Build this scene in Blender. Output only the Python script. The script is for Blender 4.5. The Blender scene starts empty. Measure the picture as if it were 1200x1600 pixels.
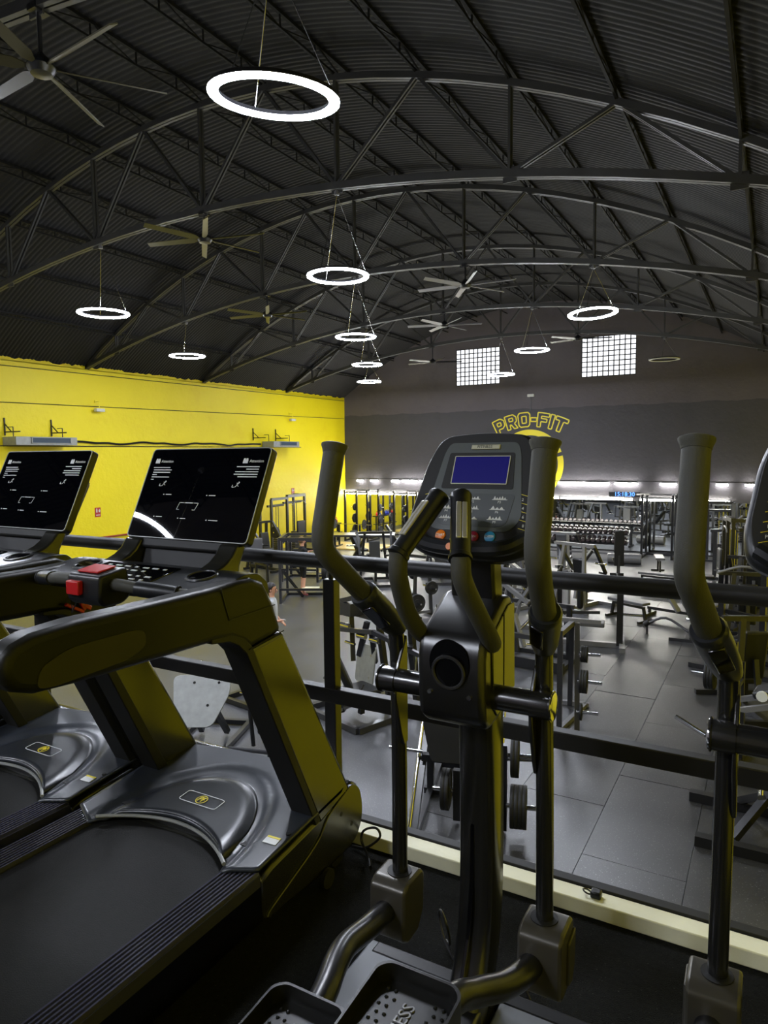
import bpy, bmesh, math, random
from mathutils import Vector, Matrix, Euler
random.seed(7)
S = bpy.context.scene
COL = S.collection
PI = math.pi
# ---------------------------------------------------------------- camera
F_PX, YAW, PITCH, ROLL = 1078.95, math.radians(29.448), math.radians(-4.787), math.radians(-0.541)
CAM_Z, MEZ = 4.15, 2.6
fw = Vector((-math.sin(YAW)*math.cos(PITCH), math.cos(YAW)*math.cos(PITCH), math.sin(PITCH)))
r0 = Vector((math.cos(YAW), math.sin(YAW), 0)); u0 = r0.cross(fw)
rt = math.cos(ROLL)*r0 + math.sin(ROLL)*u0; up = math.cos(ROLL)*u0 - math.sin(ROLL)*r0
cam = bpy.data.cameras.new('camera'); camo = bpy.data.objects.new('camera', cam); COL.objects.link(camo)
m = Matrix((rt, up, -fw)).transposed().to_4x4(); m.translation = Vector((0, 0, CAM_Z)); camo.matrix_world = m
cam.sensor_fit = 'VERTICAL'; cam.sensor_height = 36; cam.lens = F_PX/1600*36; cam.clip_start = 0.05; cam.clip_end = 200
S.camera = camo
# ---------------------------------------------------------------- world, exposure
w = bpy.data.worlds.new('world'); S.world = w; w.use_nodes = True
w.node_tree.nodes['Background'].inputs[0].default_value = (0.75, 0.85, 1, 1)
w.node_tree.nodes['Background'].inputs[1].default_value = 0.6
S.view_settings.view_transform = 'Standard'; S.view_settings.look = 'None'
S.view_settings.exposure = 0.0; S.view_settings.gamma = 1.0; S.view_settings.use_curve_mapping = False
RING_POWER, STRIP_POWER, TUBE_POWER, PANE_POWER = 265.0, 130.0, 75.0, 1.6

# ---------------------------------------------------------------- materials
def lin(c):
    return tuple(((x/255)/12.92 if x <= 10.3 else ((x/255+0.055)/1.055)**2.4) for x in c) + (1,)
MATS = {}
def mat(name, rgb, rough=0.5, metal=0.0, spec=0.5, var=0.0, vscale=8.0, bump=0.0, bscale=60.0, coat=0.0, emit=None, speck=None, rvar=0.0, bdist=0.01):
    m = bpy.data.materials.new(name); m.use_nodes = True; nt = m.node_tree; b = nt.nodes['Principled BSDF']
    b.inputs['Base Color'].default_value = lin(rgb); b.inputs['Roughness'].default_value = rough
    b.inputs['Metallic'].default_value = metal; b.inputs['Specular IOR Level'].default_value = spec
    b.inputs['Coat Weight'].default_value = coat; b.inputs['Coat Roughness'].default_value = 0.08
    N, L = nt.nodes.new, nt.links.new
    tc = N('ShaderNodeTexCoord')
    col = None
    if var or rvar:
        n = N('ShaderNodeTexNoise'); n.inputs['Scale'].default_value = vscale; n.inputs['Detail'].default_value = 6
        L(tc.outputs['Object'], n.inputs['Vector'])
        if var:
            r = N('ShaderNodeValToRGB'); c = lin(rgb)
            r.color_ramp.elements[0].position = 0.3; r.color_ramp.elements[1].position = 0.72
            r.color_ramp.elements[0].color = tuple(x*(1-var) for x in c[:3])+(1,)
            r.color_ramp.elements[1].color = tuple(min(1, x*(1+var)) for x in c[:3])+(1,)
            L(n.outputs['Fac'], r.inputs[0]); col = r.outputs[0]
        if rvar:
            mr = N('ShaderNodeMapRange'); mr.inputs['To Min'].default_value = max(0.02, rough-rvar); mr.inputs['To Max'].default_value = min(1, rough+rvar)
            L(n.outputs['Fac'], mr.inputs[0]); L(mr.outputs[0], b.inputs['Roughness'])
    if speck:
        v = N('ShaderNodeTexNoise'); v.inputs['Scale'].default_value = speck[1]; v.inputs['Detail'].default_value = 1
        L(tc.outputs['Object'], v.inputs['Vector'])
        r = N('ShaderNodeValToRGB'); r.color_ramp.elements[0].position = speck[2]; r.color_ramp.elements[1].position = speck[2]+0.03
        r.color_ramp.elements[0].color = (0, 0, 0, 1); r.color_ramp.elements[1].color = (1, 1, 1, 1)
        L(v.outputs['Fac'], r.inputs[0])
        mx = N('ShaderNodeMix'); mx.data_type = 'RGBA'; L(r.outputs[0], mx.inputs['Factor'])
        if col: L(col, mx.inputs['A'])
        else: mx.inputs['A'].default_value = lin(rgb)
        mx.inputs['B'].default_value = lin(speck[0]); col = mx.outputs['Result']
    if col: L(col, b.inputs['Base Color'])
    if bump:
        n2 = N('ShaderNodeTexNoise'); n2.inputs['Scale'].default_value = bscale; n2.inputs['Detail'].default_value = 4
        L(tc.outputs['Object'], n2.inputs['Vector'])
        bp = N('ShaderNodeBump'); bp.inputs['Strength'].default_value = bump; bp.inputs['Distance'].default_value = bdist
        L(n2.outputs['Fac'], bp.inputs['Height']); L(bp.outputs[0], b.inputs['Normal'])
    if emit:
        b.inputs['Emission Color'].default_value = lin(emit[0]); b.inputs['Emission Strength'].default_value = emit[1]
    MATS[name] = m
    return m
mat('steel_black', (27, 27, 29), 0.30, spec=0.6)
mat('rail_paint', (31, 31, 33), 0.48, spec=0.5)
mat('steel_grey', (50, 50, 53), 0.28, spec=0.6)
mat('steel_silver', (112, 112, 115), 0.28, spec=0.6)
mat('truss_paint', (54, 54, 54), 0.5, var=0.2, vscale=3)
mat('roof_paint', (33, 33, 35), 0.75, spec=0.3, var=0.2, vscale=0.6, bump=0.15, bscale=30)
mat('purlin_paint', (14, 14, 15), 0.75, spec=0.3)
mat('chrome', (215, 215, 215), 0.12, metal=1.0)
mat('brushed', (170, 170, 170), 0.22, metal=1.0)
mat('rubber', (24, 24, 25), 0.6, bump=0.2, bscale=80)
mat('vinyl', (22, 23, 26), 0.42, spec=0.5, bump=0.1, bscale=120)
mat('vinyl_grey', (92, 92, 96), 0.42, bump=0.1, bscale=120)
mat('foam_grip', (70, 70, 64), 0.62, spec=0.4, bump=0.35, bscale=400, bdist=0.002)
mat('plastic_black', (24, 25, 27), 0.36, spec=0.5, rvar=0.05, vscale=10)
mat('pedal_plastic', (20, 20, 17), 0.42, spec=0.5)
mat('housing_plastic', (21, 21, 21), 0.30, spec=0.8)
mat('plastic_satin', (34, 36, 40), 0.34, spec=0.6, rvar=0.06, vscale=6)
mat('plastic_matte', (16, 16, 16), 0.6)
mat('gloss_black', (6, 6, 8), 0.05, spec=0.6, coat=0.5)
mat('screen_glass', (4, 5, 9), 0.015, spec=0.6)
mat('treadmill_paint', (34, 34, 30), 0.24, spec=1.0, rvar=0.04, vscale=5)
mat('satin_black', (28, 28, 27), 0.22, spec=1.0)
mat('arm_paint', (30, 30, 27), 0.40, spec=0.22, rvar=0.05, vscale=5)
mat('hood_plastic', (43, 47, 54), 0.32, spec=0.6, rvar=0.08, vscale=4)
mat('hood_dome', (31, 34, 39), 0.34, spec=0.6, rvar=0.08, vscale=4)
mat('belt', (20, 20, 18), 0.65, spec=0.2, var=0.15, vscale=40, bump=0.5, bscale=300, bdist=0.002)
mat('groove_rail', (62, 62, 78), 0.16, spec=1.0)
mat('inlay_olive', (56, 54, 40), 0.5, spec=0.25)
mat('pulse_steel', (196, 194, 184), 0.28, metal=0.55)
mat('white_print', (225, 228, 230), 0.5)
mat('grey_print', (120, 122, 125), 0.5)
mat('yellow_print', (240, 222, 44), 0.45)
mat('dark_print', (20, 20, 20), 0.5)
mat('red_plastic', (196, 32, 36), 0.35)
mat('orange_plastic', (240, 128, 30), 0.35)
mat('blue_plastic', (46, 138, 196), 0.35)
mat('maroon_plastic', (140, 30, 56), 0.35)
mat('console_grey', (74, 80, 82), 0.42)
mat('console_grey_dark', (60, 66, 70), 0.42)
mat('lcd_blue', (26, 24, 92), 0.2, spec=0.5, emit=((24, 22, 110), 0.35))
mat('badge_silver', (190, 188, 165), 0.35, metal=0.4)
mat('box_bronze', (74, 71, 64), 0.36, metal=0.35, rvar=0.08, vscale=8)
mat('cover_grey', (104, 108, 116), 0.38, rvar=0.1, vscale=4)
mat('ring_diffuser', (255, 255, 255), 0.5, emit=((236, 242, 255), RING_POWER))
mat('ring_off', (190, 190, 180), 0.5)
mat('strip_light', (255, 255, 255), 0.5, emit=((255, 253, 240), STRIP_POWER))
mat('tube_light', (255, 255, 255), 0.5, emit=((255, 252, 250), TUBE_POWER))
mat('led_blue', (40, 80, 220), 0.5, emit=((90, 150, 255), 3.0))
mat('glass_block', (235, 240, 245), 0.15, emit=((245, 248, 255), PANE_POWER), bump=0.6, bscale=14)
mat('mortar', (60, 58, 56), 0.8)
mat('wood_floor', (214, 186, 110), 0.4, var=0.12, vscale=3)
mat('red_paint', (150, 50, 30), 0.5)
mat('sign_red', (176, 44, 40), 0.5)
mat('white_paint', (206, 206, 200), 0.5)
mat('unit_metal', (150, 152, 150), 0.42, metal=0.3, var=0.1, vscale=10)
mat('unit_grille', (44, 62, 80), 0.4)
mat('wood_beige', (236, 234, 206), 0.5, var=0.06, vscale=6, bump=0.1)
mat('kettle_red', (190, 40, 40), 0.4); mat('kettle_blue', (50, 70, 180), 0.4); mat('kettle_yellow', (220, 190, 40), 0.4)
mat('skin', (214, 160, 132), 0.5); mat('hair_dark', (30, 24, 22), 0.5); mat('hair_blond', (120, 92, 66), 0.5)
mat('shirt_grey', (176, 180, 186), 0.8); mat('cloth_black', (18, 18, 20), 0.8); mat('shoe_pink', (214, 120, 130), 0.6); mat('shoe_white', (210, 210, 210), 0.6)
mat('eye_dark', (20, 15, 12), 0.3)
mat('dumbbell_end', (78, 68, 72), 0.3, spec=0.6)
mat('dumbbell_body', (52, 44, 46), 0.4)
mat('floor_rubber', (72, 73, 77), 0.33, spec=0.7, var=0.2, vscale=1.2, speck=((120, 120, 122), 60, 0.665), bump=0.15, bscale=150, rvar=0.08)
mat('tile_rubber', (47, 47, 48), 0.32, spec=0.8, var=0.3, vscale=1.4, speck=((100, 100, 100), 60, 0.675), bump=0.15, bscale=150, rvar=0.08)
mat('carpet_dark', (20, 21, 20), 0.95, spec=0.2, var=0.5, vscale=70, bump=1.0, bscale=260, speck=((70, 72, 66), 160, 0.72))
# painted plaster: yellow walls
def plaster(name, rgb, rough, dirt, var):
    m = mat(name, rgb, rough, spec=0.4, bump=0.35, bscale=7, bdist=0.03)
    nt = m.node_tree; N, L = nt.nodes.new, nt.links.new; b = nt.nodes['Principled BSDF']; tc = N('ShaderNodeTexCoord')
    n = N('ShaderNodeTexNoise'); n.inputs['Scale'].default_value = 0.45; n.inputs['Detail'].default_value = 8; n.inputs['Roughness'].default_value = 0.65
    L(tc.outputs['Object'], n.inputs['Vector'])
    r = N('ShaderNodeValToRGB'); c = lin(rgb)
    r.color_ramp.elements[0].position = 0.25; r.color_ramp.elements[1].position = 0.75
    r.color_ramp.elements[0].color = lin(dirt); r.color_ramp.elements[1].color = tuple(min(1, x*(1+var)) for x in c[:3])+(1,)
    e = r.color_ramp.elements.new(0.45); e.color = c
    L(n.outputs['Fac'], r.inputs[0]); L(r.outputs[0], b.inputs['Base Color'])
    return m
plaster('wall_yellow', (236, 216, 20), 0.5, (226, 198, 16), 0.04)
plaster('wall_dark', (98, 92, 96), 0.75, (82, 78, 80), 0.15)
plaster('wall_band', (74, 72, 76), 0.7, (66, 65, 68), 0.1)

# ---------------------------------------------------------------- mesh builder
class MB:
    def __init__(s): s.v = []; s.f = []; s.mi = []; s.cur = 0
    def add(s, vs, fs):
        o = len(s.v); s.v += [tuple(v) for v in vs]; s.f += [tuple(i+o for i in f) for f in fs]; s.mi += [s.cur]*len(fs); return s
    def box(s, c, size, rot=None):
        x, y, z = size[0]/2, size[1]/2, size[2]/2
        R = Euler(rot).to_matrix() if rot else None; c = Vector(c); vs = []
        for dx in (-x, x):
            for dy in (-y, y):
                for dz in (-z, z):
                    p = Vector((dx, dy, dz)); vs.append((R @ p if R else p)+c)
        return s.add(vs, [(0, 1, 3, 2), (4, 6, 7, 5), (0, 4, 5, 1), (2, 3, 7, 6), (0, 2, 6, 4), (1, 5, 7, 3)])
    def bar(s, p, q, w=0.05, h=None, ref=(0, 0, 1)):
        h = h or w; p, q = Vector(p), Vector(q); d = (q-p).normalized(); ref = Vector(ref)
        if abs(d.dot(ref)) > 0.98: ref = Vector((0, 1, 0))
        a = d.cross(ref).normalized()*(w/2); b = a.cross(d).normalized()*(h/2)
        vs = [e+sa*a+sb*b for e in (p, q) for sa, sb in ((-1, -1), (1, -1), (1, 1), (-1, 1))]
        return s.add(vs, [(0, 1, 2, 3), (7, 6, 5, 4), (0, 4, 5, 1), (1, 5, 6, 2), (2, 6, 7, 3), (3, 7, 4, 0)])
    def tube(s, pts, r, seg=10, cap=True):
        pts = [Vector(p) for p in pts]; n = len(pts); rs = r if isinstance(r, (list, tuple)) else [r]*n
        t0 = (pts[1]-pts[0]).normalized(); ref = Vector((0, 0, 1)) if abs(t0.z) < 0.9 else Vector((1, 0, 0))
        a = t0.cross(ref).normalized(); vs = []
        for i, p in enumerate(pts):
            if i == 0: t = t0
            elif i == n-1: t = (pts[-1]-pts[-2]).normalized()
            else: t = ((pts[i+1]-p).normalized()+(p-pts[i-1]).normalized()).normalized()
            a = (a-t*a.dot(t)).normalized(); b = t.cross(a)
            for k in range(seg):
                th = 2*PI*k/seg; vs.append(p+(a*math.cos(th)+b*math.sin(th))*rs[i])
        fs = [(i*seg+k, i*seg+(k+1) % seg, (i+1)*seg+(k+1) % seg, (i+1)*seg+k) for i in range(n-1) for k in range(seg)]
        if cap: fs += [tuple(range(seg-1, -1, -1)), tuple((n-1)*seg+k for k in range(seg))]
        return s.add(vs, fs)
    def cyl(s, p, q, r, seg=14): return s.tube([p, q], r, seg)
    def lathe(s, prof, p, axis, seg=20):
        # prof: (distance along axis, radius)
        p = Vector(p); ax = Vector(axis).normalized(); ref = Vector((0, 0, 1)) if abs(ax.z) < 0.9 else Vector((1, 0, 0))
        a = ax.cross(ref).normalized(); b = ax.cross(a); vs = []; n = len(prof)
        for d, r in prof:
            for k in range(seg):
                th = 2*PI*k/seg; vs.append(p+ax*d+(a*math.cos(th)+b*math.sin(th))*max(r, 1e-4))
        fs = [(i*seg+k, i*seg+(k+1) % seg, (i+1)*seg+(k+1) % seg, (i+1)*seg+k) for i in range(n-1) for k in range(seg)]
        fs += [tuple(range(seg-1, -1, -1)), tuple((n-1)*seg+k for k in range(seg))]
        return s.add(vs, fs)
    def prism(s, poly, a, b, axis='x'):
        # poly in the plane normal to axis: x -> (y,z), y -> (x,z), z -> (x,y)
        def P(u, v, t): return (t, u, v) if axis == 'x' else (u, t, v) if axis == 'y' else (u, v, t)
        n = len(poly); vs = [P(u, v, a) for u, v in poly]+[P(u, v, b) for u, v in poly]
        fs = [tuple(range(n-1, -1, -1)), tuple(range(n, 2*n))]+[(i, (i+1) % n, n+(i+1) % n, n+i) for i in range(n)]
        return s.add(vs, fs)
    def ball(s, c, r, seg=12, rings=8, sc=(1, 1, 1)):
        c = Vector(c); vs = []
        for i in range(rings+1):
            ph = PI*i/rings
            for k in range(seg):
                th = 2*PI*k/seg; rr = max(math.sin(ph), 1e-3)
                vs.append(c+Vector((r*sc[0]*rr*math.cos(th), r*sc[1]*rr*math.sin(th), r*sc[2]*math.cos(ph))))
        return s.add(vs, [(i*seg+k, i*seg+(k+1) % seg, (i+1)*seg+(k+1) % seg, (i+1)*seg+k) for i in range(rings) for k in range(seg)])
    def torus(s, c, axis, R, r, seg=32, rs=8):
        c = Vector(c); ax = Vector(axis).normalized(); ref = Vector((0, 0, 1)) if abs(ax.z) < 0.9 else Vector((1, 0, 0))
        a = ax.cross(ref).normalized(); b = ax.cross(a); vs = []
        for i in range(seg):
            th = 2*PI*i/seg; d = a*math.cos(th)+b*math.sin(th)
            for k in range(rs):
                ph = 2*PI*k/rs; vs.append(c+d*(R+r*math.cos(ph))+ax*(r*math.sin(ph)))
        return s.add(vs, [(i*rs+k, ((i+1) % seg)*rs+k, ((i+1) % seg)*rs+(k+1) % rs, i*rs+(k+1) % rs) for i in range(seg) for k in range(rs)])
    def xf(s, M):
        s.v = [tuple(M @ Vector(v)) for v in s.v]; return s
    def mesh(s, name, mats, smooth=35):
        me = bpy.data.meshes.new(name); me.from_pydata(s.v, [], s.f)
        for k in (mats if isinstance(mats, (list, tuple)) else [mats]): me.materials.append(MATS[k])
        if len(me.materials) > 1: me.polygons.foreach_set('material_index', s.mi)
        bm = bmesh.new(); bm.from_mesh(me); bmesh.ops.recalc_face_normals(bm, faces=bm.faces); bm.to_mesh(me); bm.free()
        if smooth:
            me.shade_smooth(); me.set_sharp_from_angle(angle=math.radians(smooth))
        return me
    def obj(s, name, mats, parent=None, bevel=0, loc=None, smooth=35, seg=2):
        o = bpy.data.objects.new(name, s.mesh(name, mats, smooth)); COL.objects.link(o)
        if parent: o.parent = parent
        if loc: o.location = loc
        if bevel:
            b = o.modifiers.new('b', 'BEVEL'); b.width = bevel; b.segments = seg; b.limit_method = 'ANGLE'; b.angle_limit = math.radians(40); b.harden_normals = False
        return o
def tag(o, label=None, cat=None, group=None, kind=None):
    for k, v in (('label', label), ('category', cat), ('group', group), ('kind', kind)):
        if v: o[k] = v
    return o
def thing(name, label, cat, loc=(0, 0, 0), rz=0, group=None, kind=None):
    o = bpy.data.objects.new(name, None); COL.objects.link(o); o.empty_display_size = 0.1
    o.location = loc; o.rotation_euler = (0, 0, rz); return tag(o, label, cat, group, kind)
def dup(root, loc, rz, label=None, group=None):
    r = root.copy(); COL.objects.link(r); r.location = loc; r.rotation_euler = (0, 0, rz)
    if label: r['label'] = label
    if group: r['group'] = group
    for ch in list(root.children):
        c = ch.copy(); COL.objects.link(c); c.parent = r
        for g in list(ch.children):
            d = g.copy(); COL.objects.link(d); d.parent = c
    return r
def smooth_path(pts, n=6):
    # Catmull-Rom through the points
    P = [Vector(p) for p in pts]; P = [P[0]*2-P[1]]+P+[P[-1]*2-P[-2]]; out = []
    for i in range(1, len(P)-2):
        for k in range(n):
            t = k/n; a, b, c, d = P[i-1], P[i], P[i+1], P[i+2]
            out.append(0.5*((2*b)+(c-a)*t+(2*a-5*b+4*c-d)*t*t+(3*b-a-3*c+d)*t**3))
    return out+[P[-2]]
def round_poly(poly, r, n=4):
    out = []; N = len(poly)
    for i in range(N):
        p, a, b = Vector(poly[i]), Vector(poly[i-1]), Vector(poly[(i+1) % N])
        rr = min(r, (a-p).length*0.45, (b-p).length*0.45)
        p0, p1 = p+(a-p).normalized()*rr, p+(b-p).normalized()*rr
        for k in range(n+1):
            t = k/n; out.append(tuple((1-t)**2*p0+2*t*(1-t)*p+t*t*p1))
    return out
def text_mesh(body, size, extrude=0.001, align='CENTER'):
    c = bpy.data.curves.new('t', 'FONT'); c.body = body; c.size = size; c.extrude = extrude; c.align_x = align; c.align_y = 'CENTER'; c.resolution_u = 2
    o = bpy.data.objects.new('t', c); COL.objects.link(o)
    dg = bpy.context.evaluated_depsgraph_get(); me = o.evaluated_get(dg).to_mesh()
    vs = [tuple(v.co) for v in me.vertices]; fs = [tuple(p.vertices) for p in me.polygons]
    o.evaluated_get(dg).to_mesh_clear(); bpy.data.objects.remove(o); bpy.data.curves.remove(c)
    return vs, fs
def put_text(mb, body, size, M, extrude=0.001, align='CENTER'):
    vs, fs = text_mesh(body, size, extrude, align); mb.add([M @ Vector(v) for v in vs], fs)
def frame_mat(o, x, y):
    # 4x4 with columns x, y, x cross y at origin o
    x, y = Vector(x).normalized(), Vector(y).normalized(); z = x.cross(y)
    M = Matrix((x, y, z)).transposed().to_4x4(); M.translation = Vector(o); return M

# ================================================================ STRUCTURE
XL, XR, YB, YF = -19.07, 1.02, 29.8, -4.6
XC, HALF = -9.05, 10.05
def roof_z(x): return 6.99+3.62*(1-((x-XC)/HALF)**2)
def struct(o): o['kind'] = 'structure'; return o
f = MB(); f.box(((XL-0.3-3.606)/2, (YB+YF)/2, -0.15), (-3.606-XL+0.3, YB-YF+0.6, 0.3))
f.box(((-3.606+XR+0.3)/2, (YB+YF)/2, -0.16), (XR+0.3+3.606, YB-YF+0.6, 0.28))
floor = struct(f.obj('floor', 'floor_rubber'))
# 1 x 2 m rubber mats of the aisle: every mat a piece of its own, joints recessed
tb = MB(); tb.box((0, 0, -0.008), (0.994, 1.994, 0.024)); tile_me = tb.mesh('tile', 'tile_rubber')
starts = [0.95, 2.05, 0.95, 1.95, 1.3]
for c in range(5):
    x = -3.106+c
    y = starts[c]+1.0-2
    while y-1 < YB-0.2:
        o = bpy.data.objects.new('tile', tile_me); COL.objects.link(o); o.parent = floor
        yc = min(y, YB-1.0); o.location = (x if x < 0.9 else 0.7, yc, random.uniform(-0.003, 0.001)) if c < 4 else (x-0.02, yc, random.uniform(-0.003, 0.001))
        if c == 4: o.scale = (0.61, 1, 1); o.location.x = 0.70
        y += 2.0
b = MB(); b.box(((XL+XR)/2, (2.30+YF)/2, MEZ-0.15), (XR-XL, 2.30-YF, 0.3)); struct(b.obj('floor_mezzanine', 'carpet_dark'))
b = MB(); b.box(((XL+XR)/2, 2.272, MEZ+0.027), (XR-XL, 0.075, 0.054)); struct(b.obj('trim_1', 'wood_beige', bevel=0.004))
b = MB(); b.box(((XL+XR)/2, 2.335, MEZ-0.14), (XR-XL, 0.045, 0.40)); struct(b.obj('trim_2', 'plastic_matte', bevel=0.004))
# walls
b = MB(); b.box((XL-0.15, (YB+YF)/2, 3.42), (0.3, YB-YF+0.6, 7.0))
n = 260
ys = [YF+(YB-YF)*i/n for i in range(n+1)]; zt = [6.95+random.uniform(0, 0.10) for _ in ys]   # ragged top edge under the roof sheets
for i in range(n):
    y0, y1 = ys[i], ys[i+1]
    b.add([(XL-0.3, y0, 6.9), (XL, y0, 6.9), (XL, y0, zt[i]), (XL-0.3, y0, zt[i]), (XL-0.3, y1, 6.9), (XL, y1, 6.9), (XL, y1, zt[i+1]), (XL-0.3, y1, zt[i+1])],
          [(1, 5, 6, 2), (2, 6, 7, 3), (0, 3, 7, 4)])
struct(b.obj('wall_left', 'wall_yellow'))
b = MB(); b.box((XR+0.15, (YB+YF)/2, 3.5), (0.3, YB-YF+0.6, 7.2)); struct(b.obj('wall_right', 'wall_yellow'))
def gable(y0, y1, z0, holes=()):
    b = MB(); n = 80; xs = [XL+(XR-XL)*i/n for i in range(n+1)]
    for hx0, hx1, _, _ in holes: xs += [hx0, hx1]
    xs = sorted(xs)
    for i in range(len(xs)-1):
        xa, xb = xs[i], xs[i+1]; xm = (xa+xb)/2; cuts = [(z0, None)]
        hole = [h for h in holes if h[0] < xm < h[1]]
        segs = [(z0, hole[0][2], False), (hole[0][3], 0, True)] if hole else [(z0, 0, True)]
        for za, zb, top in segs:
            ta, tb_ = (roof_z(xa)+0.05, roof_z(xb)+0.05) if top else (zb, zb)
            b.add([(xa, y0, za), (xb, y0, za), (xb, y0, tb_), (xa, y0, ta), (xa, y1, za), (xb, y1, za), (xb, y1, tb_), (xa, y1, ta)],
                  [(0, 1, 2, 3), (7, 6, 5, 4), (0, 4, 5, 1), (3, 2, 6, 7), (0, 3, 7, 4), (1, 5, 6, 2)])
    return b
WIN = [(-12.92, -10.82, 7.26, 8.88), (-7.20, -5.02, 7.30, 8.94)]
bk = gable(YB, YB+0.3, -0.1, WIN); struct(bk.obj('wall_back', 'wall_dark', smooth=0))
# the darker painted band below, a coat that stands a little proud with an uneven upper edge
b = MB(); xs = [XL+(XR-XL)*i/120 for i in range(121)]; zs = [6.08+0.02*math.sin(i*0.7)+random.uniform(-0.015, 0.015) for i in range(121)]
for i in range(120):
    b.add([(xs[i], YB-0.012, 0), (xs[i+1], YB-0.012, 0), (xs[i+1], YB-0.012, zs[i+1]), (xs[i], YB-0.012, zs[i]), (xs[i], YB, zs[i]), (xs[i+1], YB, zs[i+1])], [(0, 1, 2, 3), (3, 2, 5, 4)])
struct(b.obj('trim_3', 'wall_band', smooth=0))
struct(gable(YF-0.3, YF, -0.1).obj('wall_front', 'wall_dark', smooth=0))
# glass-block windows
gb = MB()
for wi, (x0, x1, z0, z1) in enumerate(WIN):
    nx, nz = 10, 8; dx, dz = (x1-x0)/nx, (z1-z0)/nz
    fr = MB()
    for i in range(nx+1): fr.box((x0+dx*i, YB+0.08, (z0+z1)/2), (0.036, 0.17, z1-z0))
    for k in range(nz+1): fr.box(((x0+x1)/2, YB+0.08, z0+dz*k), (x1-x0, 0.165, 0.036))
    root = struct(fr.obj('window_%d' % (wi+1), 'mortar'))
    bm_ = MB(); bm_.box((0, 0, 0), (dx-0.04, 0.11, dz-0.04)); me = bm_.mesh('glass_block', 'glass_block')
    for i in range(nx):
        for k in range(nz):
            o = bpy.data.objects.new('glass_block', me); COL.objects.link(o); o.parent = root
            o.location = (x0+dx*(i+0.5), YB+0.09+random.uniform(-0.006, 0.006), z0+dz*(k+0.5))
# corrugated arched roof: the ribs run along the arch
nr = 300; na = 40; pitch = (YB-YF+0.6)/nr
vs = []; fs = []
yy = []
for i in range(nr):
    y = YF-0.3+i*pitch; yy += [(y, 0), (y+pitch*0.42, 0), (y+pitch*0.55, 0.014), (y+pitch*0.87, 0.014)]
yy.append((YB+0.3, 0))
for a in range(na+1):
    x = XL-0.3+(XR-XL+0.6)*a/na
    for y, d in yy: vs.append((x, y, roof_z(x)+d))
m_ = len(yy)
for a in range(na):
    for i in range(m_-1): fs.append((a*m_+i, a*m_+i+1, (a+1)*m_+i+1, (a+1)*m_+i))
b = MB(); b.add(vs, fs); ceil = struct(b.obj('ceiling', 'roof_paint', smooth=50))
# open-web purlins on the trusses
def top_z(x): return 6.95+3.35*(1-((x-XC)/HALF)**2)
def low_z(x): return 6.95+1.57*(1-((x-XC)/HALF)**2)
for k in range(-6, 7):
    x = XC+1.43*k; zt_, zb = roof_z(x)-0.035, top_z(x)+0.05
    if zt_-zb < 0.10: zb = zt_-0.10
    b = MB(); b.bar((x, YF, zt_), (x, YB, zt_), 0.05, 0.05); b.bar((x, YF, zb), (x, YB, zb), 0.035, 0.035)
    y = YF; s_ = 0
    while y < YB-0.5:
        b.bar((x, y, zb), (x, y, zt_), 0.02); b.bar((x, y, zb if s_ else zt_), (x, y+0.85, zt_ if s_ else zb), 0.018); y += 0.85; s_ = 1-s_
    b.obj('purlin', 'purlin_paint', ceil, smooth=0)
# roof trusses
TY = [-0.75+5.15*k for k in range(6)]
TLAB = ['black arched roof truss overhead behind the first ring light', 'black arched roof truss holding the largest ring light',
        'black arched roof truss whose lower chord sweeps across below the nearest ring light', 'black arched roof truss carrying the bright six-bladed grey fan and the right ring',
        'fourth black arched roof truss, crossing in front of the end wall', 'last black arched roof truss, just before the glass block windows']
for ti, ty in enumerate(TY):
    t = thing('roof_truss', TLAB[ti], 'roof truss', (XC, ty, 6.9), group=None)
    def pt(x, z): return (x-XC, 0, z-6.9)
    for nm, fn, wd in (('lower_chord', low_z, 0.11), ('upper_chord', top_z, 0.10)):
        b = MB(); N = 28; xs = [XC-HALF+0.05+(2*HALF-0.1)*i/N for i in range(N+1)]; hw = wd/2
        for sgn in (-1, 1):   # double angle with a gap
            yb_ = sgn*0.038; pts = []
            for x in xs:
                z = fn(x)-6.9; pts += [(x-XC, yb_-0.028, z-hw), (x-XC, yb_+0.028, z-hw), (x-XC, yb_+0.028, z+hw), (x-XC, yb_-0.028, z+hw)]
            fc = [(i*4+k, i*4+(k+1) % 4, (i+1)*4+(k+1) % 4, (i+1)*4+k) for i in range(N) for k in range(4)]
            fc += [(3, 2, 1, 0), (N*4, N*4+1, N*4+2, N*4+3)]
            b.add(pts, fc)
        b.obj(nm, 'truss_paint', t, smooth=0)
    web = []
    for k in range(-3, 4):
        xb = XC+2.86*k
        web.append(((xb, low_z(xb)), (xb, top_z(xb))))
        for s_ in (-1, 1):
            xt = xb+1.43*s_
            if abs(xt-XC) < 10.0: web.append(((xb, low_z(xb)), (xt, top_z(xt))))
    for (xa, za), (xb, zb) in web:
        b = MB()
        for s_ in (-1, 1):
            p, q = Vector(pt(xa, za)), Vector(pt(xb, zb)); off = Vector((0, 0.034*s_, 0)); b.bar(p+off, q+off, 0.035, 0.045)
        b.obj('web_bar', 'truss_paint', t, smooth=0)
    for k in range(-3, 4):
        xb = XC+2.86*k; b = MB(); b.box(Vector(pt(xb, low_z(xb)-0.01)), (0.2, 0.02, 0.2)); b.obj('gusset_plate', 'truss_paint', t)

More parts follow.
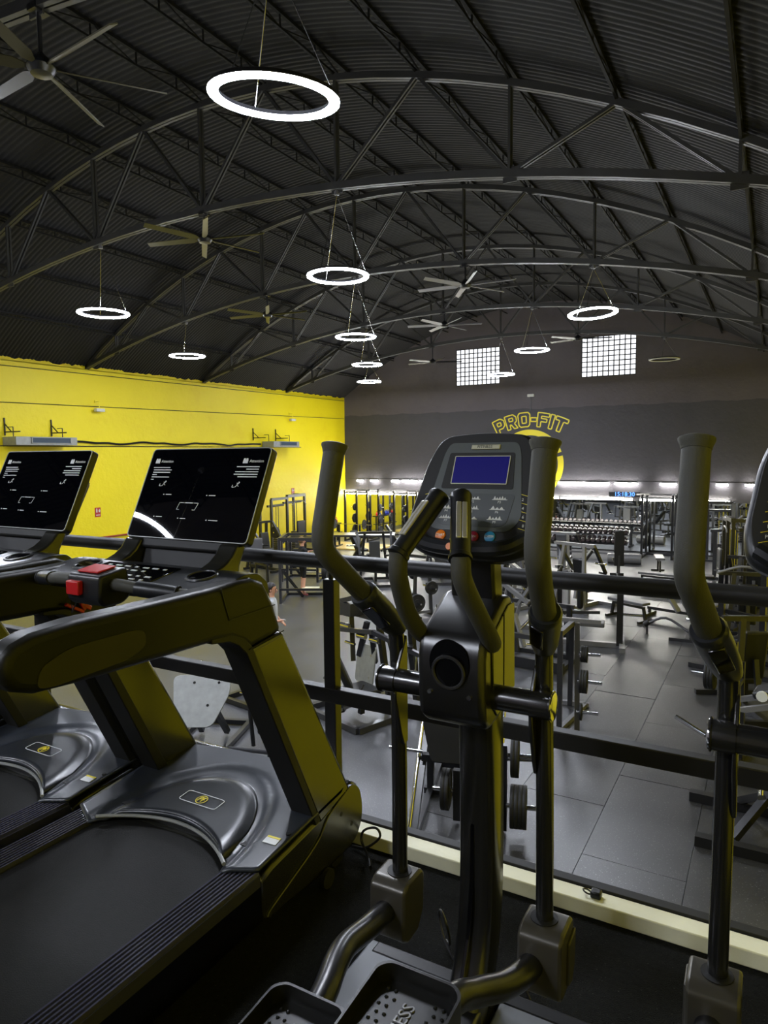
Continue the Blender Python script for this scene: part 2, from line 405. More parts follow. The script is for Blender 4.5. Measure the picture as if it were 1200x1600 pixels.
# ================================================================ HALL FITTINGS
# ring lights, hung by wires from the truss nodes
def ring_light(x, y, z, label, lit=True, tilt=(0, 0), drop=None):
    t = thing('ring_light', label, 'ring light', (x, y, z), group='suspended ring lights' if lit else None)
    R0, R1 = 0.420, 0.497; n = 56
    prof_d = [(R0, 0.002), (R0, -0.014), (R0+0.010, -0.022), (R1-0.010, -0.022), (R1, -0.014), (R1, 0.002)]
    prof_h = [(R0, 0.002), (R1, 0.002), (R1-0.006, 0.034), (R0+0.006, 0.034)]
    Mx = Euler((tilt[0], tilt[1], 0)).to_matrix()
    def rev(prof, closed):
        b = MB(); k = len(prof); vs = [Mx @ Vector((r*math.cos(2*PI*i/n), r*math.sin(2*PI*i/n), h)) for i in range(n) for r, h in prof]
        b.add(vs, [(i*k+j, ((i+1) % n)*k+j, ((i+1) % n)*k+(j+1) % k, i*k+(j+1) % k) for i in range(n) for j in range(k if closed else k-1)]); return b
    rev(prof_d, True).obj('diffuser', 'ring_diffuser' if lit else 'ring_off', t)
    rev(prof_h, True).obj('housing', 'steel_black', t)
    hz = low_z(x)-0.12-z
    for a in (0.5, 0.5+2*PI/3, 0.5+4*PI/3):
        b = MB(); b.tube([Mx @ Vector((0.458*math.cos(a), 0.458*math.sin(a), 0.035)), (0, 0, hz)], 0.005, 5); b.obj('wire', 'brushed', t)
    b = MB(); b.lathe([(0, 0.01), (0.01, 0.04), (0.06, 0.04), (0.1, 0.012)], (0, 0, hz-0.02), (0, 0, 1), 12); b.obj('ceiling_hook', 'steel_silver', t)
RINGS = [(-3.41, 4.4, 6.87, 'large white ring light hanging nearest, high above the handrail', True, (0.10, 0.13)),
 (-6.2, 9.55, 7.01, 'white ring light hanging centrally, second largest of the row', True, (0, 0)),
 (-11.80, 9.55, 7.02, 'white ring light over the yellow wall, higher and bigger of the two there', True, (0, 0)),
 (-14.70, 14.7, 7.0, 'small white ring light close above the top edge of the yellow wall', True, (0, 0)),
 (-9.05, 14.7, 7.03, 'white ring light just below the central second one', True, (0, 0)),
 (-11.80, 19.85, 7.1, 'white ring light below the central pair, second smallest of that column', True, (0, 0)),
 (-14.76, 25.0, 7.16, 'smallest lit ring light, lowest of the central column by the corner', True, (0, 0)),
 (-3.34, 14.7, 6.99, 'bright white ring light above and left of the right glass block window', True, (-0.03, -0.06)),
 (-6.23, 19.85, 7.12, 'white ring light hanging between the two glass block windows', True, (0, 0)),
 (-9.02, 25.0, 7.09, 'small ring light in front of the left glass block window', True, (0, 0)),
 (-3.31, 25.0, 7.22, 'unlit ring light right of the right glass block window', False, (0, 0)),
 (-14.77, 4.4, 7.0, 'ring light by the yellow wall over the treadmill row', True, (0, 0)),
 (-9.05, 4.4, 7.0, 'ring light level with the largest one, over the treadmill row', True, (0, 0)),
 (-7.3, -1.9, 7.0, 'ring light above the mezzanine, mirrored in the treadmill screen', True, (0, 0)),
 (-3.3, -3.2, 6.9, 'ring light high above the camera end of the mezzanine', True, (0, 0)),
 (-14.7, -1.2, 7.0, 'ring light above the far end of the mezzanine', True, (0, 0)),
 (-0.5, 9.55, 7.0, 'ring light by the right-hand yellow wall', True, (0, 0)),
 (-0.6, 19.85, 7.0, 'ring light by the right-hand yellow wall near the end', True, (0, 0)),
 (-17.6, 9.55, 6.75, 'ring light tight against the left wall', True, (0, 0)),
 (-17.6, 19.85, 6.75, 'ring light tight against the left wall near the end', True, (0, 0))]
for x, y, z, lb, lit, tl in RINGS[:16]: ring_light(x, y, z, lb, lit, tl)
# ceiling fans
def fan(x, y, z, label, a0, nb=6, matk='steel_silver'):
    t = thing('ceiling_fan', label, 'ceiling fan', (x, y, z), group='ceiling fans on the truss nodes')
    hz = low_z(x)-0.05-z
    b = MB(); b.tube([(0, 0, 0.05), (0, 0, hz)], 0.022, 8); b.box((0, 0, hz), (0.12, 0.16, 0.06)); b.obj('rod', 'steel_black', t)
    b = MB(); b.lathe([(-0.07, 0.03), (-0.06, 0.10), (0.0, 0.135), (0.05, 0.12), (0.10, 0.06), (0.13, 0.03)], (0, 0, 0), (0, 0, 1), 18); b.obj('motor', 'plastic_black', t)
    for i in range(nb):
        a = a0+2*PI*i/nb
        b = MB(); R = Matrix.Rotation(a, 4, 'Z') @ Matrix.Rotation(0.5, 4, 'X')
        b.prism([(0.13, -0.02), (0.24, -0.055), (1.14, -0.045), (1.15, 0.045), (0.24, 0.055), (0.13, 0.02)], -0.006, 0.006, 'z'); b.xf(R); b.obj('blade', matk, t)
mat('blade_yellow', (92, 86, 34), 0.45); mat('blade_dim', (58, 54, 28), 0.5); mat('blade_grey', (170, 168, 170), 0.4)
fan(-6.16, 4.4, 7.82, 'nearest ceiling fan, yellow-green blades, cut by the frame top corner', 0.95, 6, 'blade_dim')
fan(-9.03, 9.55, 8.02, 'yellow-bladed ceiling fan below the large sweeping truss', 0.25, 6, 'blade_yellow')
fan(-11.77, 14.7, 7.84, 'yellow-bladed ceiling fan right of the small ring light over the yellow wall', 0.15, 6, 'blade_yellow')
fan(-6.15, 14.7, 7.9, 'grey ceiling fan with six bright blades above the left window', 0.05, 6, 'blade_grey')
fan(-9.0, 19.85, 8.1, 'grey ceiling fan just below the bright six-bladed one', 0.32, 6, 'blade_grey')
fan(-11.85, 25.0, 7.75, 'tiny distant ceiling fan left of the left window', 0.5, 5, 'steel_black')
fan(-6.18, 25.0, 8.15, 'tiny distant dark ceiling fan by the upper corner of the right window', 0.3, 5, 'steel_black')
# mirror along the end wall, one panel every 2 m
mm = bpy.data.materials.new('mirror_glass'); mm.use_nodes = True; bs = mm.node_tree.nodes['Principled BSDF']
bs.inputs['Base Color'].default_value = (0.80, 0.83, 0.83, 1); bs.inputs['Metallic'].default_value = 1; bs.inputs['Roughness'].default_value = 0.015; MATS['mirror_glass'] = mm
t = thing('wall_mirror', 'long mirror of tall panels along the lower end wall', 'mirror', ((XL+XR)/2, YB-0.02, 0))
x = XL+0.05
while x < XR-0.1:
    x1 = min(x+1.98, XR-0.02); b = MB(); b.box(((x+x1)/2-(XL+XR)/2, 0, 1.10), (x1-x-0.008, 0.012, 2.08)); b.obj('mirror_panel', 'mirror_glass', t, smooth=0); x += 1.99
b = MB(); b.box((0, -0.005, 0.035), (XR-XL-0.1, 0.03, 0.05)); b.obj('bottom_rail', 'steel_grey', t)
# light strips on the mirror's top edge
for x0, x1, lb in ((XL+0.1, -12.7, 'bright light strip over the mirror at the yellow corner'), (-12.6, -8.1, 'bright light strip over the mirror behind the elliptical console'),
                   (-8.0, -5.05, 'bright light strip over the mirror above the dumbbell rack'), (-4.75, -3.0, 'bright light strip over the mirror right of the tall power rack'),
                   (-2.25, -1.45, 'short light strip over the mirror near the right edge')):
    t = thing('light_strip', lb, 'light strip', ((x0+x1)/2, YB-0.05, 2.19))
    b = MB(); b.box((0, 0, 0), (x1-x0, 0.05, 0.07)); b.obj('diffuser', 'strip_light', t, bevel=0.01)
    b = MB(); b.box((0, 0.03, 0.0), (x1-x0+0.06, 0.03, 0.10)); b.obj('channel', 'brushed', t)
# row of tube lamps on a conduit above the mirror
TUBES = [(558, 567), (579, 590), (612, 623), (628, 639), (640, 651), (655, 668), (872, 909), (911, 952), (960, 997), (1031, 1057), (1119, 1138), (1164, 1181)]
def wall_x(px, py=754):
    d = fw+(px-600)/F_PX*rt-(py-800)/F_PX*up; return d.x*(YB-0.16)/d.y
TL_ = ['first white tube lamp above the mirror from the yellow corner', 'second white tube lamp above the mirror from the yellow corner', 'third white tube lamp from the yellow corner, after a gap',
       'fourth white tube lamp from the yellow corner', 'fifth white tube lamp from the yellow corner', 'sixth tube lamp from the yellow corner, beside the elliptical console',
       'long white tube lamp starting at the painted yellow circle', 'long white tube lamp, second after the painted yellow circle', 'long white tube lamp, third after the painted yellow circle',
       'white tube lamp alone left of the right elliptical handle', 'white tube lamp just right of the right elliptical handle', 'white tube lamp next to the cut-off console at the edge']
for (a, c), lb in zip(TUBES, TL_):
    xa, xb = wall_x(a), wall_x(c); t = thing('tube_lamp', lb, 'tube lamp', ((xa+xb)/2, YB-0.16, 2.84))
    b = MB(); b.tube([((xa-xb)/2, 0, 0), ((xb-xa)/2, 0, 0)], 0.036, 10); b.obj('tube', 'tube_light', t)
    b = MB(); b.box((0, 0.085, 0.03), (abs(xb-xa)*0.9, 0.10, 0.035)); b.obj('fitting', 'white_paint', t)
b = MB(); b.tube([(XL+0.2, YB-0.03, 2.94), (XR-0.1, YB-0.03, 2.94)], 0.014, 6); tag(b.obj('conduit', 'steel_black'), 'thin black conduit running along the end wall behind the tube lamps', 'conduit')
# emergency light high on the end wall, digital timer over the mirror
t = thing('emergency_light', 'small white emergency light on the end wall below the windows', 'emergency light', (-9.37, YB-0.05, 6.65))
b = MB(); b.box((0, 0, 0), (0.3, 0.08, 0.12)); b.obj('case', 'white_paint', t, bevel=0.012); b = MB(); b.box((0, 0.02, -0.35), (0.03, 0.03, 0.6)); b.obj('cable', 'steel_black', t)
t = thing('digital_timer', 'digital wall timer with blue digits above the mirror', 'timer', (-5.35, YB-0.06, 2.40))
b = MB(); b.box((0, 0, 0), (1.25, 0.07, 0.22)); b.obj('case', 'plastic_black', t, bevel=0.01)
b = MB(); put_text(b, '15:18:30', 0.24, frame_mat((0, -0.037, 0), (1, 0, 0), (0, 0, 1)), 0.002); b.obj('digits', 'led_blue', t, smooth=0)
# painted sign: PRO-FIT on an arc over a broken ring, outlines
sign = thing('wall_sign', 'yellow outlined PRO-FIT lettering over a yellow ring painted on the dark wall', 'sign', (-9.42, YB-0.02, 3.65))
GL = {'P': [[(0, 0), (0, 1), (.75, 1), (1, .8), (1, .45), (.75, .28), (.33, .28), (.33, 0)], [(.33, .52), (.33, .76), (.68, .76), (.68, .52)]],
      'R': [[(0, 0), (0, 1), (.75, 1), (1, .8), (1, .5), (.78, .36), (1.05, 0), (.68, 0), (.45, .32), (.33, .32), (.33, 0)], [(.33, .56), (.33, .78), (.68, .78), (.68, .56)]],
      'O': [[(0, .15), (0, .85), (.16, 1), (.9, 1), (1.06, .85), (1.06, .15), (.9, 0), (.16, 0)], [(.33, .26), (.33, .74), (.73, .74), (.73, .26)]],
      '-': [[(0, .36), (0, .62), (.55, .62), (.55, .36)]],
      'F': [[(0, 0), (0, 1), (1, 1), (1, .76), (.33, .76), (.33, .6), (.85, .6), (.85, .38), (.33, .38), (.33, 0)]],
      'I': [[(0, 0), (0, 1), (.34, 1), (.34, 0)]],
      'T': [[(.36, 0), (.36, .74), (0, .74), (0, 1), (1.08, 1), (1.08, .74), (.72, .74), (.72, 0)]]}
AD = {'P': 1.14, 'R': 1.18, 'O': 1.14, '-': .62, 'F': 1.12, 'I': .46, 'T': 1.08}
hgt = 0.62; wid = 0.45; R = 3.3; tot = sum(AD[c] for c in 'PRO-FIT')*wid; cx = -tot/2; zc = 5.30-R-3.65
for ch in 'PRO-FIT':
    b = MB()
    for poly in GL[ch]:
        pts = []
        for i in range(len(poly)):   # subdivide so long strokes bend with the arc
            (xa, ya), (xb, yb_) = poly[i], poly[(i+1) % len(poly)]
            for k in range(3): pts.append((xa+(xb-xa)*k/3, ya+(yb_-ya)*k/3))
        P = []
        for u, v in pts:
            th = (cx+u*wid)/R; rr = R+v*hgt; P.append((rr*math.sin(th), 0.004, zc+rr*math.cos(th)))
        for i in range(len(P)): b.bar(P[i], P[(i+1) % len(P)], 0.05, 0.006, ref=(0, 1, 0))
    b.obj('letter', 'yellow_print', sign, smooth=0); cx += AD[ch]*wid
def arc_band(b, R0, R1, a0, a1, n=40, c=(0, 0)):
    vs = []
    for i in range(n+1):
        a = a0+(a1-a0)*i/n
        for r in (R0, R1):
            for y in (0.0, -0.008): vs.append((c[0]+r*math.cos(a), y, c[1]+r*math.sin(a)))
    fs = [(i*4+p, i*4+q, i*4+4+q, i*4+4+p) for i in range(n) for p, q in ((0, 1), (1, 3), (3, 2), (2, 0))]
    return b.add(vs, fs)
b = MB(); arc_band(b, 1.27, 1.52, 0.36, 3.5); b.obj('ring_arc', 'yellow_print', sign); b = MB(); arc_band(b, 1.27, 1.52, -2.6, 0.25); b.obj('ring_arc', 'yellow_print', sign)
b = MB(); b.prism([(1.18, .52), (1.02, .30), (.3, .1), (.1, -.6), (.32, -.6), (.5, -.1), (1.1, .12)], -0.008, 0, 'y'); b.obj('emblem_stroke', 'yellow_print', sign, smooth=0)
b = MB(); b.prism([(-.9, -.6), (-.9, .55), (-.2, .55), (0, .3), (-.2, 0), (-.62, 0), (-.62, -.6)], -0.008, 0, 'y'); b.obj('emblem_stroke', 'yellow_print', sign, smooth=0)
# left wall: duct air units, brackets, cables, lamps, signs, pipe
def air_unit(y0, y1, label):
    yc, L = (y0+y1)/2, y1-y0; t = thing('air_unit', label, 'air conditioner', (XL+0.36, yc, 4.62))
    b = MB(); b.box((0, 0, 0), (0.62, L, 0.24)); b.obj('case', 'unit_metal', t, bevel=0.01)
    b = MB(); b.box((0.315, 0.12, 0.02), (0.02, L*0.62, 0.15)); b.obj('outlet', 'unit_grille', t)
    b = MB()
    for z in (-0.06, 0.1): b.box((0.325, 0.12, z), (0.03, L*0.66, 0.02))
    for s in (-1, 1): b.box((0.325, 0.12+s*L*0.32, 0.02), (0.03, 0.03, 0.18))
    b.obj('outlet_frame', 'unit_metal', t)
    b = MB()
    for s in (-0.4, 0.4): b.bar((-0.1, s*L, 0.12), (-0.1, s*L, 0.4), 0.02)
    b.bar((-0.1, -0.4*L, 0.4), (-0.34, -0.4*L, 0.4), 0.02); b.bar((-0.1, 0.4*L, 0.4), (-0.34, 0.4*L, 0.4), 0.02); b.obj('hanger', 'steel_grey', t)
air_unit(11.8, 13.75, 'long grey duct air conditioning unit on yellow wall, the nearer bigger one')
air_unit(23.2, 25.0, 'grey duct air conditioning unit on yellow wall, the small farther one')
def wall_bracket(y, label):
    t = thing('wall_bracket', label, 'bracket', (XL+0.02, y, 4.78))
    b = MB(); b.bar((0, 0, 0), (0, 0, 0.5), 0.035); b.obj('upright', 'steel_black', t)
    b = MB(); b.bar((0, 0, 0.10), (0.62, 0.05, 0.10), 0.035); b.obj('arm', 'steel_black', t)
    b = MB(); b.bar((0, 0, 0.34), (0.28, 0.02, 0.10), 0.025); b.obj('brace', 'steel_black', t)
for y, lb in ((11.9, 'black triangular wall bracket nearest, above the start of the near air unit'), (13.36, 'black triangular wall bracket above the end of the near air unit'),
              (22.66, 'black triangular wall bracket left of the far air unit'), (24.16, 'black triangular wall bracket above the far air unit')): wall_bracket(y, lb)
b = MB(); b.tube(smooth_path([(XL+0.05, y, 4.60+0.03*math.sin(y*2.3)+0.02*math.sin(y*5)) for y in [13.9+0.483*i for i in range(20)]], 3), 0.035, 6)
tag(b.obj('pipe_bundle', 'steel_black'), 'black insulated pipe bundle running between the two air units', 'pipe')
b = MB(); b.tube(smooth_path([(XL+0.05, y, 4.58+0.02*math.sin(y*3)) for y in [8+0.4*i for i in range(10)]], 3), 0.05, 6)
tag(b.obj('pipe_bundle', 'steel_black'), 'black insulated pipe bundle left of the near air unit', 'pipe')
b = MB(); b.tube([(XL+0.02, 5, 4.48), (XL+0.02, 26, 4.5)], 0.016, 6); tag(b.obj('wall_cable', 'inlay_olive'), 'thin straight cable under the air units on the yellow wall', 'cable')
b = MB(); b.tube([(XL+0.02, 5, 5.63), (XL+0.02, 29.7, 5.95)], 0.012, 6); tag(b.obj('wall_cable', 'inlay_olive'), 'thin cable high on the yellow wall, passing both little lamps', 'cable')
b = MB(); b.tube([(XL+0.02, 5, 6.72), (XL+0.02, 29.7, 6.84)], 0.012, 6); tag(b.obj('wall_cable', 'inlay_olive'), 'thin cable just under the roof edge on the yellow wall', 'cable')
for y, z, lb in ((14.98, 5.66, 'small white emergency lamp on an arm high on the yellow wall, nearer one'), (25.2, 5.74, 'small white emergency lamp high on the yellow wall near the corner')):
    t = thing('wall_lamp', lb, 'wall lamp', (XL+0.02, y, z))
    b = MB(); b.box((0.16, 0, -0.02), (0.14, 0.32, 0.10)); b.obj('case', 'white_paint', t, bevel=0.01)
    b = MB(); b.tube([(0.0, 0, 0.26), (0.16, 0, 0.26), (0.16, 0, 0.02)], 0.014, 6); b.box((0.01, 0, 0.26), (0.03, 0.1, 0.08)); b.obj('arm', 'yellow_print', t)
for y, z, s, lb in ((14.88, 2.36, 1.0, 'red fire extinguisher sign with white symbols on yellow wall beside the left screen'), (25.34, 2.5, 1.0, 'small red and white sign on yellow wall above the cable tower')):
    t = thing('safety_sign', lb, 'sign', (XL+0.01, y, z))
    b = MB(); b.box((0, 0, 0), (0.012, 0.21*s, 0.30*s)); b.obj('plate', 'sign_red', t)
    b = MB(); b.box((0.008, -0.045, 0.045), (0.006, 0.05, 0.10)); b.box((0.008, -0.045, 0.11), (0.006, 0.025, 0.03)); b.prism([(0.03, 0.0), (0.075, 0.0), (0.085, 0.06), (0.06, 0.11), (0.02, 0.05)], 0.005, 0.011, 'x'); b.box((0.008, 0, -0.09), (0.006, 0.15, 0.03)); b.obj('symbol', 'white_paint', t, smooth=0)
for y in (3.5, 6.9, 8.3): pass
b = MB(); b.tube([(XL+0.06, 5, 1.53), (XL+0.06, 21.5, 1.53)], 0.03, 8); tag(b.obj('fire_pipe', 'red_paint'), 'thin red pipe running level along the yellow wall', 'pipe')

# ================================================================ RAILING
RY = 2.34
t = thing('railing', 'black steel guard railing along the mezzanine edge', 'railing', (0, RY, MEZ))
b = MB(); b.tube([(XL+0.02, 0, 1.112), (XR-0.02, 0, 1.112)], 0.031, 16); b.obj('top_rail', 'rail_paint', t)
b = MB(); b.box(((XL+XR)/2, 0, 0.553), (XR-XL-0.04, 0.05, 0.062)); b.obj('mid_rail', 'rail_paint', t, bevel=0.004)
for x in (0.36, -1.575, -3.51, -5.45, -7.4, -9.35, -11.3, -13.25, -15.2, -17.2):
    b = MB(); b.box((x, 0.0, 0.46), (0.055, 0.045, 1.16)); b.cyl((x, 0, 1.03), (x, 0, 1.09), 0.011, 8); b.obj('post', 'steel_black', t, bevel=0.003)

# ================================================================ TREADMILLS (x centred, y towards the railing, z above the mezzanine floor)
def make_treadmill(label):
    t = thing('treadmill', label, 'treadmill', (-1.785, 0, MEZ))
    # deck
    b = MB(); b.prism([(-0.42, 0.07), (-0.42, 0.20), (1.62, 0.225), (1.62, 0.07)], -0.42, 0.42); b.obj('deck_frame', 'gloss_black', t, bevel=0.012)
    for s in (-1, 1):
        b = MB(); pr = []
        xs0, n = (0.312, 8)
        for k in range(n):
            x0 = xs0+0.0139*k
            pr += [(x0, 0.238), (x0+0.003, 0.250), (x0+0.0085, 0.250), (x0+0.0115, 0.238)]
        poly = [(0.312, 0.20)]+pr+[(0.424, 0.238), (0.424, 0.20)]
        b.prism([(s*x, z) for x, z in poly], -0.40, 1.60, 'y'); b.obj('side_rail', 'groove_rail', t, smooth=0)
    b = MB(); b.box((0, 0.62, 0.228), (0.618, 2.08, 0.012)); b.obj('belt', 'belt', t)
    # motor hood: two flat plates either side of a raised dome
    def yfront(x):
        a = abs(x)
        return 1.535+0.055*max(0, (a-0.31)/0.115) if a > 0.31 else 1.565+0.115*(1-(a/0.31)**2)
    def hz(x, y):
        z = 0.262+0.055*max(0, (y-1.58)/0.55)
        return z
    NX, NY = 60, 30; vs = []; fs = []
    for i in range(NX+1):
        x = -0.425+0.85*i/NX; y0 = yfront(x)
        for j in range(NY+1):
            y = y0+(2.16-0.06*(x/0.425)**2-y0)*j/NY
            d = ((x/0.335)**2+((y-1.56)/0.50)**2)**0.5
            z = hz(x, y)
            if d < 1.0 and abs(x) < 0.33: z -= 0.014*min(1, (1-d)/0.08)        # shallow scoop around the dome
            d2 = ((x/0.285)**2+((y-1.58)/0.40)**2)**0.5
            if d2 < 1: z += 0.020*min(1, (1-d2)/0.14)
            if j == NY: z -= 0.03
            vs.append((x, y, z))
    for i in range(NX):
        for j in range(NY): fs.append((i*(NY+1)+j, (i+1)*(NY+1)+j, (i+1)*(NY+1)+j+1, i*(NY+1)+j+1))
    b = MB(); b.add(vs, fs); hood = b.obj('motor_hood', 'hood_plastic', t, smooth=22)
    so = hood.modifiers.new('s', 'SOLIDIFY'); so.thickness = 0.012; so.offset = -1
    # dome: darker central shell
    vs = []; fs = []
    for i in range(25):
        x = -0.282+0.564*i/24; yf = yfront(x)+0.004
        yb = 1.58+0.395*max(0, 1-(x/0.2835)**2)**0.5
        for j in range(13):
            y = yf+(yb-yf)*j/12; d2 = ((x/0.285)**2+((y-1.58)/0.40)**2)**0.5
            z = hz(x, y)-0.014+0.020*min(1, max(0, 1-d2)/0.14)+0.004
            vs.append((x, y, z))
    for i in range(24):
        for j in range(12): fs.append((i*13+j, (i+1)*13+j, (i+1)*13+j+1, i*13+j+1))
    b = MB(); b.add(vs, fs); dome = b.obj('hood_dome', 'hood_dome', t, smooth=80)
    so = dome.modifiers.new('s', 'SOLIDIFY'); so.thickness = 0.004; so.offset = -1
    b = MB(); b.tube([(x, yfront(x)-0.002, 0.258) for x in [-0.305+0.61*i/20 for i in range(21)]], 0.0065, 8); b.obj('hood_lip', 'unit_metal', t)
    b = MB(); b.box((0, 1.69, 0.245), (0.6, 0.03, 0.03)); b.obj('roller_cover', 'plastic_matte', t)
    # badge on the dome
    bz = 0.2925; bt = math.radians(5.5); M = Matrix.Translation((0.0, 1.785, bz)) @ Matrix.Rotation(bt, 4, 'X')
    op = round_poly([(-0.088, -0.026), (-0.088, 0.026), (-0.075, 0.030), (0.075, 0.030), (0.088, 0.026), (0.088, -0.026), (0.075, -0.030), (-0.075, -0.030)], 0.006)
    b = MB(); P = [M @ Vector((u, v, 0.004)) for u, v in op]
    for i in range(len(P)): b.bar(P[i], P[(i+1) % len(P)], 0.0022, 0.0012)
    b.obj('badge_outline', 'white_print', t, smooth=0)
    b = MB()
    for i in range(20):
        a0, a1 = 2*PI*i/20, 2*PI*(i+1)/20; b.bar(M @ Vector((0.022*math.cos(a0), 0.022*math.sin(a0), 0.004)), M @ Vector((0.022*math.cos(a1), 0.022*math.sin(a1), 0.004)), 0.0025, 0.0012)
    for p, q in (((-0.013, -0.012), (-0.009, 0.013)), ((-0.009, 0.013), (0.0, 0.013)), ((0, 0.013), (-0.002, 0.002)), ((-0.002, 0.002), (-0.011, 0.001)), ((0.003, -0.012), (0.006, 0.013)), ((0.006, 0.013), (0.014, 0.011)), ((0.005, 0.002), (0.012, 0.002))):
        b.bar(M @ Vector((*p, 0.004)), M @ Vector((*q, 0.004)), 0.004, 0.0012)
    b.obj('badge_emblem', 'yellow_print', t, smooth=0)
    b = MB(); b.box((0.375, 1.72, hz(0.37, 1.72)+0.002), (0.052, 0.036, 0.002), (0.1, 0, 0.05)); b.obj('sticker', 'white_print', t)
    b = MB(); b.box((0.375, 1.733, hz(0.37, 1.733)+0.0032), (0.05, 0.008, 0.002), (0.1, 0, 0.05)); b.obj('sticker_strip', 'yellow_print', t)
    b = MB(); b.cyl((0.405, 1.77, hz(0, 1.77)-0.004), (0.405, 1.77, hz(0, 1.77)+0.004), 0.008); b.obj('screw_hole', 'plastic_matte', t)
    # front housing under the hood, curved nose
    side = [(1.60, 0.07), (1.60, 0.215), (1.66, 0.236), (1.90, 0.262), (2.0, 0.272), (2.10, 0.29), (2.15, 0.31), (2.185, 0.285), (2.21, 0.22), (2.215, 0.14), (2.19, 0.085), (2.13, 0.05), (1.9, 0.045)]
    b = MB(); b.prism(side, -0.422, 0.422); b.obj('front_housing', 'treadmill_paint', t, bevel=0.014)
    for s in (-1, 1):
        # raised side cover with its S-shaped seam
        b = MB(); b.prism(round_poly([(1.97, 0.25), (2.14, 0.305), (2.19, 0.27), (2.212, 0.2), (2.208, 0.13), (2.16, 0.07), (1.62, 0.075), (1.64, 0.10), (1.86, 0.17), (1.93, 0.2)], 0.03), s*0.40, s*0.428); b.obj('side_cover', 'treadmill_paint', t, bevel=0.006)
        b = MB()
        for y, z in ((2.06, 0.22), (2.13, 0.15)): b.cyl((s*0.42, y, z), (s*0.4285, y, z), 0.009, 10)
        b.obj('screw_hole', 'plastic_matte', t)
        # upright: broad outer shell and black inner strip
        b = MB(); b.prism([(1.925, 0.24), (2.135, 0.285), (1.745, 0.985), (1.578, 0.966)], s*0.345, s*0.425); b.obj('upright', 'treadmill_paint', t, bevel=0.016, seg=3)
        b = MB(); b.prism([(1.905, 0.25), (1.950, 0.26), (1.592, 0.972), (1.56, 1.006), (1.50, 1.03), (1.42, 1.035), (1.42, 1.020), (1.492, 1.010), (1.532, 0.988), (1.566, 0.955)], s*0.330, s*0.424); b.obj('upright_trim', 'plastic_matte', t, bevel=0.003)
        # arm: rounded nose, soft upper edge, runs into the console corner
        arm = [(0.842, 1.060), (0.822, 1.085), (0.815, 1.112), (0.823, 1.140), (0.845, 1.160), (0.89, 1.174), (1.0, 1.180), (1.25, 1.177), (1.44, 1.176), (1.53, 1.180), (1.60, 1.182), (1.655, 1.160), (1.70, 1.09), (1.742, 0.985), (1.578, 0.966), (1.545, 0.992), (1.50, 1.014), (1.43, 1.022), (1.2, 1.028), (1.0, 1.034), (0.89, 1.042)]
        b = MB(); b.prism(arm, s*0.342, s*0.425); b.obj('arm', 'arm_paint', t, bevel=0.022, seg=4)
        b = MB(); b.prism(round_poly([(0.885, 1.055), (0.93, 1.048), (1.13, 1.055), (1.185, 1.075), (1.185, 1.115), (1.15, 1.125), (0.97, 1.125), (0.90, 1.10)], 0.03), s*0.415, s*0.4272); b.obj('arm_inlay', 'inlay_olive', t, bevel=0.001)
        # seams of the corner cover
        b = MB(); b.tube([(s*0.4262, 1.46, 1.172), (s*0.4262, 1.475, 1.12), (s*0.4262, 1.49, 1.075), (s*0.4262, 1.70, 1.08)], 0.0022, 5); b.tube([(s*0.4262, 1.575, 0.967), (s*0.4262, 1.742, 0.987)], 0.002, 5); b.obj('seam', 'plastic_matte', t)
    # console
    b = MB(); b.prism(round_poly([(1.425, 1.125), (1.42, 1.160), (1.60, 1.190), (1.655, 1.186), (1.70, 1.15), (1.71, 1.09)], 0.012, 3), -0.40, 0.40); b.obj('console', 'plastic_satin', t, bevel=0.01)
    sl = math.atan2(0.030, 0.18)
    def cz(y): return 1.160+(y-1.42)*0.030/0.18
    b = MB(); b.box((-0.03, 1.515, cz(1.515)+0.001), (0.34, 0.15, 0.006), (sl, 0, 0)); b.obj('key_panel', 'gloss_black', t, bevel=0.003)
    b = MB()
    for r, y in enumerate((1.46, 1.488, 1.53, 1.56)):
        for k in range(7 if r != 2 else 5):
            x = -0.16+0.043*k+(0.02 if r == 2 else 0); b.box((x, y, cz(y)+0.0046), (0.026 if (k+r) % 3 else 0.014, 0.008, 0.001), (sl, 0, 0))
    o = b.obj('key_marks', 'white_print', t, smooth=0); o['kind'] = 'stuff'
    for s in (-1, 1):
        M = Matrix.Translation((s*0.265, 1.55, cz(1.55)+0.001)) @ Matrix.Rotation(sl, 4, 'X')
        b = MB(); b.torus((0, 0, 0), (0, 0, 1), 0.046, 0.005, 28, 6); b.xf(M); ch = b.obj('cup_holder', 'plastic_satin', t)
        b = MB(); b.lathe([(0.0015, 0.045), (0.002, 0.02)], (0, 0, 0), (0, 0, 1), 24); b.xf(M); b.obj('cup_well', 'gloss_black', ch)
    b = MB(); b.box((0.165, 1.4215, 1.144), (0.085, 0.004, 0.030), (-0.15, 0, 0)); lab = b.obj('warning_label', 'yellow_print', t)
    b = MB()
    for k in range(4): b.box((0.165, 1.4190, 1.150-0.0055*k), (0.07 if k else 0.04, 0.001, 0.0022 if k else 0.004), (-0.15, 0, 0))
    b.obj('label_lines', 'dark_print', lab, smooth=0)
    # handlebar with grips and the stop-key box
    hb = [(0.345, 1.43, 1.150), (0.30, 1.405, 1.156), (0.20, 1.37, 1.168), (0.11, 1.35, 1.178), (-0.11, 1.35, 1.178), (-0.20, 1.37, 1.168), (-0.30, 1.405, 1.156), (-0.345, 1.43, 1.150)]
    b = MB(); b.tube(smooth_path(hb, 4), 0.0185, 12); b.obj('handlebar', 'foam_grip', t)
